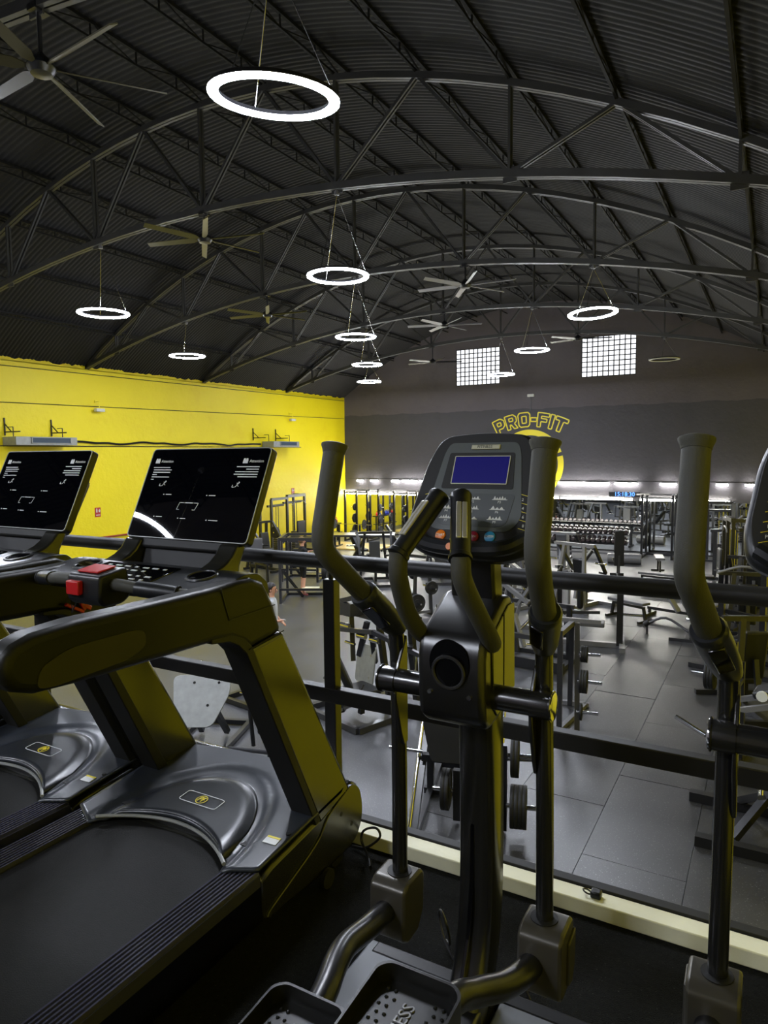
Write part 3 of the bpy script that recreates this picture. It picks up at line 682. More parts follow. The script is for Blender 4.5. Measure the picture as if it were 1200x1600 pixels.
    for s in (-1, 1):
        b = MB(); b.tube([(s*0.31, 1.410, 1.155), (s*0.25, 1.388, 1.162), (s*0.19, 1.366, 1.169)], [0.0225, 0.024, 0.0225], 14); g = b.obj('grip', 'plastic_satin', t)
        b = MB(); b.torus((s*0.308, 1.4095, 1.155), (s*0.93, 0.33, -0.1), 0.023, 0.003, 16, 6); b.obj('grip_ring', 'plastic_matte', g)
    b = MB(); b.prism(round_poly([(1.295, 1.135), (1.30, 1.208), (1.40, 1.223), (1.41, 1.135), (1.38, 1.115), (1.315, 1.115)], 0.014), -0.03, 0.115); bx = b.obj('stop_box', 'plastic_black', t, bevel=0.008)
    b = MB(); b.box((0.04, 1.35, 1.2190), (0.09, 0.065, 0.006), (0.15, 0, 0)); b.obj('stop_button', 'red_plastic', bx, bevel=0.002)
    b = MB(); b.box((0.015, 1.291, 1.170), (0.055, 0.02, 0.042)); b.obj('safety_key', 'red_plastic', bx, bevel=0.004)
    # safety clip hanging on its cord from the left arm
    b = MB(); b.tube(smooth_path([(-0.05, 1.36, 1.14), (-0.18, 1.42, 1.05), (-0.29, 1.50, 1.03), (-0.335, 1.53, 1.06)], 5), 0.002, 5); b.obj('safety_cord', 'dark_print', t)
    b = MB(); b.bar((-0.325, 1.55, 1.065), (-0.325, 1.575, 1.010), 0.012, 0.014); b.bar((-0.325, 1.50, 1.045), (-0.325, 1.57, 1.005), 0.012, 0.012); b.bar((-0.325, 1.57, 1.03), (-0.325, 1.60, 1.012), 0.012, 0.016); b.obj('safety_clip', 'red_plastic', t, bevel=0.003)
    b = MB(); b.torus((-0.341, 1.55, 0.975), (1, 0, 0), 0.014, 0.002, 18, 5); b.bar((-0.341, 1.54, 0.98), (-0.341, 1.56, 0.972), 0.003); b.obj('arm_emblem', 'badge_silver', t)
    # screen: tilted slab with rounded corners
    tl = math.atan2(0.145, 0.308); Ms = Matrix.Translation((0.012, 1.80, 1.418)) @ Matrix.Rotation(-tl, 4, 'X')
    W, H = 0.285, 0.176
    rp = round_poly([(-W, -H), (-W, H), (W, H), (W, -H)], 0.018)
    b = MB(); b.prism(rp, 0.0, 0.030, 'y'); b.xf(Ms); sc = b.obj('screen', 'plastic_black', t, bevel=0.004)
    b = MB(); b.prism(round_poly([(-W+0.006, -H+0.006), (-W+0.006, H-0.006), (W-0.006, H-0.006), (W-0.006, -H+0.006)], 0.014), -0.0025, 0.002, 'y'); b.xf(Ms); b.obj('screen_glass', 'screen_glass', sc, smooth=0)
    b = MB(); P = [Vector((u, -0.0015, v)) for u, v in round_poly([(-W+0.003, -H+0.003), (-W+0.003, H-0.003), (W-0.003, H-0.003), (W-0.003, -H+0.003)], 0.016)]
    for i in range(len(P)): b.bar(P[i], P[(i+1) % len(P)], 0.0025, 0.004, ref=(0, 1, 0))
    b.xf(Ms); b.obj('screen_rim', 'unit_metal', sc, smooth=0)
    b = MB(); b.prism(round_poly([(-W+0.05, -H-0.002), (-W+0.03, 0.06), (W-0.03, 0.06), (W-0.05, -H-0.002)], 0.02), 0.03, 0.062, 'y'); b.xf(Ms); b.obj('screen_back', 'treadmill_paint', sc, bevel=0.008)
    b = MB()
    def seg(u0, v, ln, h=0.0034): b.box((u0+ln/2, -0.003, v), (ln, 0.0008, h))
    rr = random.Random(5)
    for i, ln in enumerate((0.085, 0.092, 0.088, 0.022, 0.09, 0.014)): seg(-0.255+0.004*(i > 0), 0.098-0.0095*i, ln)
    for i, ln in enumerate((0.10, 0.055, 0.102, 0.105, 0.085)): seg(0.262-ln-0.012, 0.102-0.0095*i, ln)
    for u in (-0.255, 0.17):
        b.box((u+0.012, -0.003, 0.122), (0.022, 0.0008, 0.014)); b.box((u+0.006, -0.003, 0.131), (0.008, 0.0008, 0.006)); b.box((u+0.017, -0.003, 0.131), (0.008, 0.0008, 0.006))
    for u, sg in ((-0.2, 1), (0.15, -1)):   # the two little runner pictograms
        for p, q in (((0, 0), (0.008, 0.012)), ((0.008, 0.012), (0.018, 0.016)), ((0.008, 0.006), (0.018, -0.004)), ((0.002, 0.0), (-0.008, -0.008)), ((0.010, 0.012), (0.002, 0.018)), ((-0.03, -0.008), (-0.014, -0.008)), ((-0.03, -0.008), (-0.026, 0.006))):
            b.bar((u+0.02+p[0]*.6, -0.003, 0.030+p[1]*.6), (u+0.02+q[0]*.6, -0.003, 0.030+q[1]*.6), 0.0022, 0.001, ref=(0, 1, 0))
        b.lathe([(0, 0.003), (0.001, 0.003)], (u+0.030, -0.0025, 0.043), (0, -1, 0), 8)
    for u, v, ln in ((-0.15, -0.008, 0.028), (0.06, -0.008, 0.03), (-0.165, -0.094, 0.03), (-0.045, -0.097, 0.026), (0.09, -0.099, 0.042)):
        seg(u, v, ln, 0.003); b.box((u-0.010, -0.003, v), (0.005, 0.0008, 0.004))
    for p, q in (((-0.075, -0.064), (-0.068, -0.038)), ((-0.068, -0.038), (-0.045, -0.038)), ((0.0, -0.038), (0.022, -0.038)), ((0.022, -0.038), (0.012, -0.064)), ((-0.075, -0.064), (-0.062, -0.064)), ((0.0, -0.064), (0.012, -0.064))):
        b.bar((p[0], -0.003, p[1]), (q[0], -0.003, q[1]), 0.0016, 0.001, ref=(0, 1, 0))
    seg(-0.042, -0.038, 0.038, 0.003)
    b.cur = 0
    for u in (-0.222, 0.203): put_text(b, 'Attention', 0.016, frame_mat((u+0.028, -0.003, 0.123), (1, 0, 0), (0, 0, 1)), 0.0004)
    b.xf(Ms); o = b.obj('screen_print', 'white_print', sc, smooth=0); o['kind'] = 'stuff'
    # curved bracket carrying the screen
    for s in (-1, 1):
        b = MB(); pr = [(1.595, 1.186), (1.625, 1.192), (1.66, 1.205), (1.69, 1.225), (1.715, 1.258), (1.76, 1.262), (1.745, 1.225), (1.725, 1.19), (1.715, 1.14), (1.66, 1.16)]
        b.prism(pr, s*0.185, s*0.268); b.obj('screen_bracket', 'treadmill_paint', t, bevel=0.01)
    b = MB(); b.box((0, 1.738, 1.243), (0.50, 0.03, 0.045), (-tl, 0, 0)); b.obj('bracket_bar', 'plastic_matte', t, bevel=0.008)
    b = MB(); b.prism([(1.70, 1.15), (1.735, 1.23), (1.75, 1.23), (1.72, 1.14)], -0.19, 0.19); b.obj('bracket_back', 'plastic_matte', t, bevel=0.004)
    # wheels and feet
    for s in (-1, 1):
        b = MB(); b.cyl((s*0.36, 2.08, 0.045), (s*0.395, 2.08, 0.045), 0.045, 18); b.obj('transport_wheel', 'rubber', t)
        b = MB(); b.cyl((s*0.38, -0.3, 0), (s*0.38, -0.3, 0.08), 0.03, 12); b.obj('foot', 'rubber', t)
        b = MB(); b.cyl((s*0.43, 1.95, 0.035), (s*0.445, 1.95, 0.035), 0.035, 16); b.obj('levelling_wheel', 'rubber', t)
    return t
tm = make_treadmill('black treadmill nearest, screen with a bright ring reflection, rail ending at the frame middle')
dup(tm, (-1.785-0.92, 0, MEZ), 0, 'black treadmill second in the row, its screen at the left edge')
dup(tm, (-1.785-1.84, 0, MEZ), 0, 'black treadmill third in the row, only pieces seen behind the second')

# ================================================================ ELLIPTICALS
def make_elliptical(label):
    t = thing('elliptical_trainer', label, 'elliptical trainer', (-0.668, 0, MEZ))
    # base
    for s in (-1, 1):
        b = MB(); b.prism([(s*0.06, 1.745), (s*0.375, 1.745), (s*0.375, 1.38), (s*0.10, 1.30), (s*0.06, 1.34)], 0.012, 0.048, 'z'); b.obj('base_cover', 'cover_grey', t, bevel=0.006)
    b = MB(); b.box((0, 0.75, 0.06), (0.10, 1.9, 0.08)); b.obj('base_beam', 'steel_black', t, bevel=0.008)
    b = MB(); b.box((0, 1.72, 0.03), (0.7, 0.05, 0.04)); b.obj('front_foot', 'steel_black', t, bevel=0.006)
    # mast: swept foot, straight column, narrower neck
    path = smooth_path([(0, 1.60, 0.05), (0, 1.665, 0.16), (0, 1.705, 0.30), (0, 1.715, 0.48), (0, 1.712, 0.7), (0, 1.70, 1.0)], 5)
    b = MB(); vs = []; fs = []
    for i, p in enumerate(path):
        tg = (path[min(i+1, len(path)-1)]-path[max(i-1, 0)]).normalized(); nn = Vector((0, tg.z, -tg.y)); hw = 0.052; hd = 0.055
        for k in range(16):
            th = 2*PI*k/16; c_, s_ = math.cos(th), math.sin(th)
            e = 0.5; vs.append(p+Vector((1, 0, 0))*hw*math.copysign(abs(c_)**e, c_)+nn*hd*math.copysign(abs(s_)**e, s_))
    n = len(path)
    fs = [(i*16+k, i*16+(k+1) % 16, (i+1)*16+(k+1) % 16, (i+1)*16+k) for i in range(n-1) for k in range(16)]+[tuple(range(15, -1, -1)), tuple((n-1)*16+k for k in range(16))]
    b.add(vs, fs); mast = b.obj('mast', 'satin_black', t, smooth=50)
    b = MB(); b.prism([(1.660, 0.56), (1.655, 0.40), (1.63, 0.26), (1.575, 0.14), (1.52, 0.052), (1.60, 0.052), (1.645, 0.16), (1.685, 0.30)], -0.012, 0.0); b.obj('mast_fin', 'gloss_black', mast, bevel=0.002)
    b = MB(); b.box((0, 1.672, 1.20), (0.122, 0.06, 0.235), (0.12, 0, 0)); b.obj('neck', 'steel_black', t, bevel=0.008)
    # sticker on the neck (its printed code is left out)
    b = MB(); b.box((0.010, 1.643, 1.225), (0.034, 0.002, 0.05), (0.12, 0, 0)); b.obj('neck_sticker', 'white_print', t)
    # housing with cup well
    prof = [(1.508, 1.098), (1.530, 1.118), (1.655, 1.185), (1.70, 1.185), (1.715, 1.15), (1.715, 0.93), (1.68, 0.905), (1.60, 0.885), (1.54, 0.875), (1.505, 0.905), (1.497, 0.96), (1.498, 1.06)]
    b = MB(); b.prism(prof, -0.088, 0.088); b.obj('housing', 'housing_plastic', t, bevel=0.016, seg=3)
    for s in (-1, 1):
        b = MB(); b.prism([(1.545, 1.10), (1.58, 1.125), (1.66, 1.165), (1.705, 1.165), (1.712, 0.94), (1.66, 0.915), (1.58, 0.902), (1.555, 0.93)], s*0.085, s*0.0925); b.obj('side_shell', 'satin_black', t, bevel=0.003)
        b = MB(); b.box((s*0.0933, 1.625, 1.03), (0.001, 0.003, 0.25)); b.obj('shell_seam', 'plastic_matte', t)
    b = MB(); n = 28; vs = []
    for i in range(n):
        a = 2*PI*i/n; vs += [(0.052*math.cos(a), 1.494, 1.045+0.060*math.sin(a)), (0.040*math.cos(a), 1.4935, 1.022+0.037*math.sin(a))]
    b.add(vs, [(2*i, 2*((i+1) % n), 2*((i+1) % n)+1, 2*i+1) for i in range(n)]+[tuple(2*i+1 for i in range(n))]); cw = b.obj('cup_well', 'gloss_black', t)
    b = MB(); b.torus((0, 1.490, 1.024), (0, 1, 0.12), 0.040, 0.0045, 30, 6); b.obj('cup_rim', 'steel_grey', cw)
    b = MB()
    for s in (-1, 1): b.cyl((s*0.052, 1.493, 0.968), (s*0.052, 1.499, 0.968), 0.006, 8)
    b.obj('screws', 'chrome', cw)
    # axle with end caps
    b = MB(); b.cyl((-0.185, 1.575, 0.952), (0.185, 1.575, 0.952), 0.031, 20); b.obj('axle', 'satin_black', t)
    for s in (-1, 1):
        b = MB(); b.lathe([(0, 0.034), (0.03, 0.034), (0.045, 0.033), (0.047, 0.037), (0.05, 0.037)], (s*0.182, 1.575, 0.952), (s, 0, 0), 22); b.obj('pivot_hub', 'satin_black', t)
        b = MB(); b.lathe([(0, 0.034), (0.004, 0.033), (0.007, 0.024), (0.008, 0.0)], (s*0.231, 1.575, 0.952), (s, 0, 0), 22); b.obj('end_cap', 'chrome', t)
    # swinging arms: pole, spear-shaped plate, sleeve, foam handle, flared end
    for s in (-1, 1):
        b = MB(); b.tube(smooth_path([(s*0.205, 1.618, 0.30), (s*0.203, 1.616, 0.70), (s*0.201, 1.605, 1.03), (s*0.206, 1.588, 1.105)], 5), 0.0215, 14); b.obj('pole', 'satin_black', t)
        b = MB(); b.prism([(1.618, 1.065), (1.575, 1.0), (1.553, 0.955), (1.556, 0.90), (1.585, 0.80), (1.600, 0.765), (1.622, 0.77), (1.622, 1.05)], s*0.178, s*0.188); b.obj('pivot_plate', 'satin_black', t, bevel=0.003)
        p0, p1 = Vector((s*0.206, 1.588, 1.100)), Vector((s*0.236, 1.490, 1.196)); d = p1-p0
        b = MB(); b.tube([p0-d*0.22, p0+d*0.05, p0+d*0.5, p1-d*0.10, p1-d*0.02, p1+d*0.04], [0.026, 0.033, 0.0365, 0.037, 0.038, 0.034], 18); sl_ = b.obj('sleeve', 'plastic_satin', t)
        ax = d.normalized(); b = MB(); b.box((0, 0, 0), (0.034, 0.008, 0.085)); sd = Vector((-s*0.3, -0.55, -0.55)); sd = (sd-ax*sd.dot(ax)).normalized()
        M = frame_mat(p0+d*0.55+sd*0.035, ax.cross(sd), -sd); b.xf(M); b.obj('sleeve_badge', 'gloss_black', sl_, bevel=0.003)
        hp = smooth_path([p1-d*0.1, (s*0.248, 1.415, 1.262), (s*0.259, 1.357, 1.318), (s*0.2595, 1.346, 1.365), (s*0.259, 1.365, 1.44), (s*0.258, 1.400, 1.565)], 6)
        b = MB(); b.tube(hp, 0.0262, 16); b.obj('handle', 'foam_grip', t)
        b = MB(); b.lathe([(0, 0.027), (0.008, 0.029), (0.017, 0.033), (0.021, 0.033), (0.024, 0.026)], (s*0.258, 1.3965, 1.553), (0, 0.27, 0.96), 18); b.obj('handle_cap', 'foam_grip', t)
        # fixed handles with pulse grips
        fh = smooth_path([(s*0.075, 1.575, 1.085), (s*0.094, 1.535, 1.10), (s*0.095, 1.465, 1.165), (s*0.084, 1.405, 1.245), (s*0.079, 1.386, 1.285), (s*0.077, 1.387, 1.325)], 6)
        b = MB(); b.tube(fh, 0.0225, 14); b.obj('fixed_handle', 'foam_grip', t)
        g0, g1 = Vector((s*0.077, 1.385, 1.320)), Vector((s*0.027, 1.506, 1.452))
        d = g1-g0; b = MB(); b.tube([g0-d*0.02, g0+d*0.03, g0+d*0.05, g0+d*0.9, g0+d*0.97, g1], [0.027, 0.027, 0.0235, 0.0245, 0.0265, 0.0245], 16); g = b.obj('pulse_grip', 'plastic_black', t)
        d = d.normalized(); side = Vector((0.45, -0.88, 0.1)) if s > 0 else Vector((-0.45, -0.85, 0.1)); side = (side-d*side.dot(d)).normalized(); M = frame_mat((g0+g1)/2+side*0.0228, d, side.cross(d))
        b = MB()
        for k in (-1, 1): b.box((0, k*0.0068, 0), (0.105, 0.012, 0.006))
        b.xf(M); b.obj('pulse_plate', 'pulse_steel', g, bevel=0.002)
        # knuckle box, foot link, pedal
        b = MB(); b.prism(round_poly([(1.545, 0.24), (1.55, 0.375), (1.575, 0.392), (1.655, 0.392), (1.672, 0.375), (1.668, 0.27), (1.635, 0.225), (1.57, 0.222)], 0.01, 3), s*0.155, s*0.265); kb = b.obj('knuckle_box', 'box_bronze', t, bevel=0.008)
        b = MB(); b.lathe([(0, 0.034), (0.003, 0.034)], (s*0.205, 1.615, 0.3915), (0, 0, 1), 20); b.obj('box_socket', 'plastic_matte', kb)
        b = MB(); b.prism([(1.60, 0.245), (1.605, 0.35), (1.665, 0.36), (1.66, 0.27), (1.635, 0.235)], s*0.262, s*0.272); b.obj('box_lid', 'box_bronze', kb, bevel=0.003)
    # left pedal low, right pedal raised
    for s, pz, py, lk in ((-1, 0.426, 1.07, [(0.215, 1.58, 0.305), (0.212, 1.45, 0.325), (0.206, 1.34, 0.352), (0.185, 1.26, 0.366), (0.155, 1.16, 0.365), (0.12, 0.95, 0.345)]),
                         (1, 0.513, 1.13, [(0.195, 1.58, 0.300), (0.185, 1.49, 0.318), (0.165, 1.41, 0.340), (0.135, 1.33, 0.372), (0.118, 1.23, 0.412), (0.11, 1.0, 0.425)])):
        b = MB(); b.tube(smooth_path([(s*x, y, z) for x, y, z in lk], 6), 0.030, 16); b.obj('foot_link', 'steel_black', t)
        cx = s*0.108; hw = 0.090; L = 0.40
        # tray: floor and a rim that is high in front and sinks towards the heel
        out = round_poly([(-hw, -L), (-hw, -0.02), (-hw+0.02, 0), (hw-0.02, 0), (hw, -0.02), (hw, -L)], 0.03, 5)
        def rim(y): return 0.016+0.020*max(0, min(1, (y+L*0.85)/(L*0.7)))
        b = MB(); n = len(out); vs = []
        cn = Vector((0, -L/2))
        for u, v in out:
            inn = Vector((u*0.945, v+(0.006 if v < -L/2 else -0.006)))
            vs += [(cx+u, py+v, pz-0.022), (cx+u, py+v, pz+rim(v)), (cx+inn.x, py+inn.y, pz+rim(v)), (cx+inn.x*1-cx*0, py+inn.y, pz)]
        fs = []
        for i in range(n):
            j = (i+1) % n
            for a, c in ((0, 1), (1, 2), (2, 3)): fs.append((i*4+a, j*4+a, j*4+c, i*4+c))
        fs += [tuple(i*4+3 for i in range(n)), tuple(i*4 for i in range(n-1, -1, -1))]
        b.add(vs, fs); pd = b.obj('pedal', 'pedal_plastic', t, smooth=40)
        b = MB(); b.prism(round_poly([(cx-hw+0.018, py-L+0.03), (cx-hw+0.018, py-0.04), (cx-hw+0.05, py-0.018), (cx+hw-0.05, py-0.018), (cx+hw-0.018, py-0.04), (cx+hw-0.018, py-L+0.03)], 0.02), pz, pz+0.004, 'z'); b.obj('tread_pad', 'pedal_plastic', pd)
        b = MB()
        for i in range(8):
            for j in range(18):
                u = -hw+0.032+i*(2*hw-0.064)/7+(0.006 if j % 2 else 0); v = -0.035-j*0.0195
                if abs(u) < 0.033 and -0.20 < v < -0.03: continue
                b.lathe([(0, 0.0042), (0.003, 0.0034), (0.0045, 0.001)], (cx+u, py+v, pz+0.0035), (0, 0, 1), 6)
        o = b.obj('tread_studs', 'plastic_black', pd); o['kind'] = 'stuff'
        b = MB(); put_text(b, 'FITNESS', 0.036, frame_mat((cx, py-0.115, pz+0.005), (0, 1, 0), (-1, 0, 0)), 0.0018); b.obj('tread_lettering', 'steel_silver', pd, smooth=0)
    # console
    tl = math.atan2(0.135, 0.28)*0.98; Mc = Matrix.Translation((0.0, 1.665, 1.44)) @ Matrix.Rotation(-tl, 4, 'X')
    outl = round_poly([(-0.128, 0.178), (0.0, 0.190), (0.128, 0.178), (0.160, 0.10), (0.186, -0.07), (0.175, -0.135), (0.10, -0.168), (-0.10, -0.168), (-0.175, -0.135), (-0.186, -0.07), (-0.160, 0.10)], 0.06, 6)
    b = MB(); b.prism(outl, 0.0, 0.055, 'y'); b.xf(Mc); cs = b.obj('console', 'plastic_satin', t, bevel=0.018, seg=3)
    b = MB(); b.prism([(u*0.8, v*0.8) for u, v in outl], 0.05, 0.095, 'y'); b.xf(Mc); b.obj('console_back', 'plastic_black', cs, bevel=0.015)
    b = MB(); b.prism([(u*0.93, v*0.90+0.01) for u, v in outl], -0.004, 0.004, 'y'); b.xf(Mc); b.obj('console_face', 'plastic_matte', cs, bevel=0.002)
    b = MB(); b.tube(smooth_path([(-0.155, -0.006, -0.108), (-0.10, -0.014, -0.140), (0, -0.016, -0.148), (0.10, -0.014, -0.140), (0.155, -0.006, -0.108)], 6), 0.020, 10); b.xf(Mc); b.obj('console_lip', 'plastic_satin', cs)
    b = MB(); b.prism(round_poly([(-0.094, 0.150), (0.094, 0.150), (0.106, 0.12), (0.132, -0.06), (0.104, -0.096), (-0.104, -0.096), (-0.132, -0.06), (-0.106, 0.12)], 0.02), -0.0055, -0.003, 'y'); b.xf(Mc); b.obj('face_panel', 'console_grey', cs)
    b = MB(); b.prism(round_poly([(-0.108, 0.005), (0.108, 0.005), (0.096, -0.072), (0.08, -0.084), (-0.08, -0.084), (-0.096, -0.072)], 0.01), -0.0065, -0.005, 'y'); b.xf(Mc); b.obj('face_panel', 'console_grey_dark', cs)
    b = MB(); b.prism(round_poly([(-0.090, 0.120), (0.090, 0.120), (0.099, 0.018), (-0.099, 0.018)], 0.006), -0.0068, -0.005, 'y'); b.xf(Mc); b.obj('screen_surround', 'plastic_matte', cs)
    b = MB(); b.box((0.004, -0.0075, 0.070), (0.150, 0.002, 0.076)); b.xf(Mc); lc = b.obj('screen', 'lcd_blue', cs)
    b = MB()
    for p, q in (((-0.072, 0.109), (0.080, 0.109)), ((0.080, 0.109), (0.080, 0.031)), ((0.080, 0.031), (-0.072, 0.031)), ((-0.072, 0.031), (-0.072, 0.109))): b.bar((p[0], -0.0082, p[1]), (q[0], -0.0082, q[1]), 0.0022, 0.002, ref=(0, 1, 0))
    b.xf(Mc); b.obj('screen_frame', 'badge_silver', lc, smooth=0)
    b = MB(); b.box((0.008, -0.0075, 0.136), (0.080, 0.004, 0.014)); b.xf(Mc); bg = b.obj('name_badge', 'badge_silver', cs, bevel=0.002)
    b = MB(); put_text(b, 'FITNESS', 0.012, frame_mat((0.006, -0.0100, 0.136), (1, 0, 0), (0, 0, 1)), 0.0003); b.xf(Mc); b.obj('badge_lettering', 'console_grey_dark', bg, smooth=0)
    b = MB()   # programme pictograms and their captions
    for r in range(3):
        for c in range(3):
            u, v = (-0.075+0.072*c)*(1-0.04*r), -0.010-0.027*r; nb = 3+(r+c) % 3
            for k in range(nb):
                x0 = u+(k-nb/2)*0.034/nb; hgt_ = 0.009*(0.6+0.4*((k*7+r*3+c) % 3)/2); b.prism([(x0, v), (x0+0.034/nb, v), (x0+0.017/nb, v+hgt_)], -0.0075, -0.0062, 'y')
            b.box((u, -0.0069, v-0.0012), (0.040, 0.001, 0.0016))
            put_text(b, 'P%d' % (r*3+c+1), 0.009, frame_mat((u, -0.0070, v-0.008), (1, 0, 0), (0, 0, 1)), 0.0003)
    b.xf(Mc); o = b.obj('face_print', 'white_print', cs, smooth=0); o['kind'] = 'stuff'
    b = MB()   # level scales down both sides
    for s in (-1, 1):
        for k in range(5):
            u, v = s*(0.131+0.004*k if k < 4 else 0.144), 0.000-0.023*k; u = s*(0.128+0.0035*k)
            put_text(b, (['2', '4', '6', '8', '10'] if s > 0 else ['P2', 'P4', 'P6', 'P8', 'P10'])[k], 0.011, frame_mat((u, -0.0052, v-0.009), (1, 0, 0), (0, 0, 1)), 0.0003)
    b.xf(Mc); o = b.obj('scale_print', 'white_print', cs, smooth=0); o['kind'] = 'stuff'
    b = MB()
    for s in (-1, 1):
        for k in range(6):
            u = s*(0.127+0.0035*k); v = 0.004-0.023*k
            b.box((u, -0.0048, v), (0.030, 0.001, 0.0012), (0, s*0.25, 0))
    b.xf(Mc); o = b.obj('scale_lines', 'yellow_print', cs, smooth=0); o['kind'] = 'stuff'
    for u, v, k in ((-0.076, -0.112, 'orange_plastic'), (0.014, -0.112, 'maroon_plastic'), (0.058, -0.110, 'blue_plastic')):
        b = MB(); b.lathe([(0, 0.0145), (0.004, 0.014), (0.005, 0.0125)], (u, -0.003, v), (0, -1, 0), 22); b.xf(Mc); bt_ = b.obj('button', k, cs); bt_['label'] = k.split('_')[0]+' round button'
        b = MB(); put_text(b, {'o': 'START', 'm': 'STOP', 'b': 'ENTER'}[k[0]], 0.0085, frame_mat((u, -0.0085, v), (1, 0, 0), (0, 0, 1)), 0.0002); b.xf(Mc); b.obj('button_lettering', 'badge_silver', bt_, smooth=0)
    for v, n_ in ((-0.128, 0.012), (-0.150, 0.010)):
        b = MB(); b.lathe([(0, n_), (0.006, n_*0.9)], (-0.032, -0.012 if v > -0.14 else -0.032, v), (0, -1, 0), 16); b.xf(Mc); b.obj('button', 'orange_plastic' if v < -0.14 else 'yellow_print', cs)['label'] = 'yellow button behind the grip' if v > -0.14 else 'small orange button behind the grip'
    return t
el = make_elliptical('black elliptical trainer with blue-screen console, whole, in the middle')
dup(el, (-0.668+0.80, 0, MEZ), 0, 'black elliptical trainer cut off by the right edge of the frame')
# loose cables and a plug on the mezzanine
def cable(pts, r, label, k='steel_grey'):
    b = MB(); b.tube(smooth_path(pts, 6), r, 6); return tag(b.obj('cable', k), label, 'cord')
cable([(-1.40, 2.20, MEZ+0.012), (-1.33, 2.19, MEZ+0.03), (-1.28, 2.21, MEZ+0.075), (-1.30, 2.215, MEZ+0.105), (-1.345, 2.20, MEZ+0.09), (-1.35, 2.19, MEZ+0.05), (-1.30, 2.16, MEZ+0.012), (-1.27, 2.12, MEZ+0.008)], 0.005, 'black cord looped between the treadmill nose and the pale kerb', 'steel_black')
cable([(-0.86, 1.90, MEZ+0.006), (-0.83, 1.86, MEZ+0.03), (-0.83, 1.84, MEZ+0.10), (-0.86, 1.86, MEZ+0.13), (-0.885, 1.90, MEZ+0.08), (-0.86, 1.88, MEZ+0.03), (-0.80, 1.83, MEZ+0.008), (-0.74, 1.80, MEZ+0.006)], 0.004, 'thin grey cord looping up left of the elliptical mast')
cable([(-0.55, 1.79, MEZ+0.006), (-0.585, 1.82, MEZ+0.03), (-0.60, 1.80, MEZ+0.06), (-0.62, 1.78, MEZ+0.02), (-0.64, 1.80, MEZ+0.006)], 0.004, 'short grey cord end right of the elliptical mast foot')
t = thing('plug', 'small black plug lying on the pale kerb behind the elliptical pole', 'plug', (-0.485, 2.272, MEZ+0.054))
b = MB(); b.box((0.01, 0, 0.012), (0.035, 0.03, 0.024)); b.obj('body', 'plastic_black', t, bevel=0.005); b = MB(); b.torus((-0.02, 0, 0.012), (0.3, 0.2, 1), 0.014, 0.003, 14, 5); b.obj('loop', 'plastic_black', t)

# ================================================================ GYM FLOOR EQUIPMENT
def machine(name, label, cat, loc, rz, parts, group=None):
    """parts: (part name, material, primitives[, bevel]); primitives: ('b',p,q,w[,h]) bar, ('t',pts,r) tube, ('x',c,size[,rot]) box, ('c',p,q,r) rod, ('p',poly,a,b,axis) prism"""
    t = thing(name, label, cat, loc, rz, group)
    for pn, mk, prims, *rest in parts:
        b = MB()
        for pr in prims:
            k, a = pr[0], pr[1:]
            if k == 'b': b.bar(*a)
            elif k == 't': b.tube(smooth_path(a[0], 4) if len(a[0]) > 2 else a[0], a[1], 8)
            elif k == 'x': b.box(*a)
            elif k == 'c': b.cyl(a[0], a[1], a[2], 12)
            elif k == 'p': b.prism(*a)
        b.obj(pn, mk, t, bevel=rest[0] if rest else 0)
    return t
# weight plates
PL = {}
for nm, r, th in (('big', 0.225, 0.042), ('mid', 0.175, 0.036), ('small', 0.125, 0.03)):
    b = MB(); b.lathe([(-th/2, 0.026), (-th/2, r*0.42), (-th/2+0.008, r*0.46), (-th/2+0.008, r*0.80), (-th/2, r*0.85), (-th/2, r*0.985), (-th/2+0.005, r), (th/2-0.005, r), (th/2, r*0.985), (th/2, r*0.85), (th/2-0.008, r*0.80), (th/2-0.008, r*0.46), (th/2, r*0.42), (th/2, 0.026)], (0, 0, 0), (1, 0, 0), 28)
    PL[nm] = (b.mesh('weight_plate', 'rubber'), th)
mat('rubber_grey', (66, 66, 68), 0.5)
ORD = {1: [''], 2: ['inner ', 'outer '], 3: ['innermost ', 'middle ', 'outermost '], 4: ['innermost ', 'second ', 'third ', 'outermost ']}
def plates(p, rz, n, size, label, group, dirn=1):
    me, th = PL[size]; d = Vector((math.cos(rz), math.sin(rz), 0))*dirn
    for i in range(n):
        o = bpy.data.objects.new('weight_plate', me); COL.objects.link(o); o.location = Vector(p)+d*(th+0.002)*i; o.rotation_euler = (0, 0, rz); tag(o, ORD[n][i]+label, 'weight plate', group)
def L2W(root, v): return Matrix.Translation(root.location) @ Matrix.Rotation(root.rotation_euler.z, 4, 'Z') @ Vector(v)
def horn_plates(root, v, n, size, label, dirn=1):
    plates(L2W(root, v), root.rotation_euler.z, n, size, label, label, dirn)
def R(d): return math.radians(d)
V = lambda *a: a
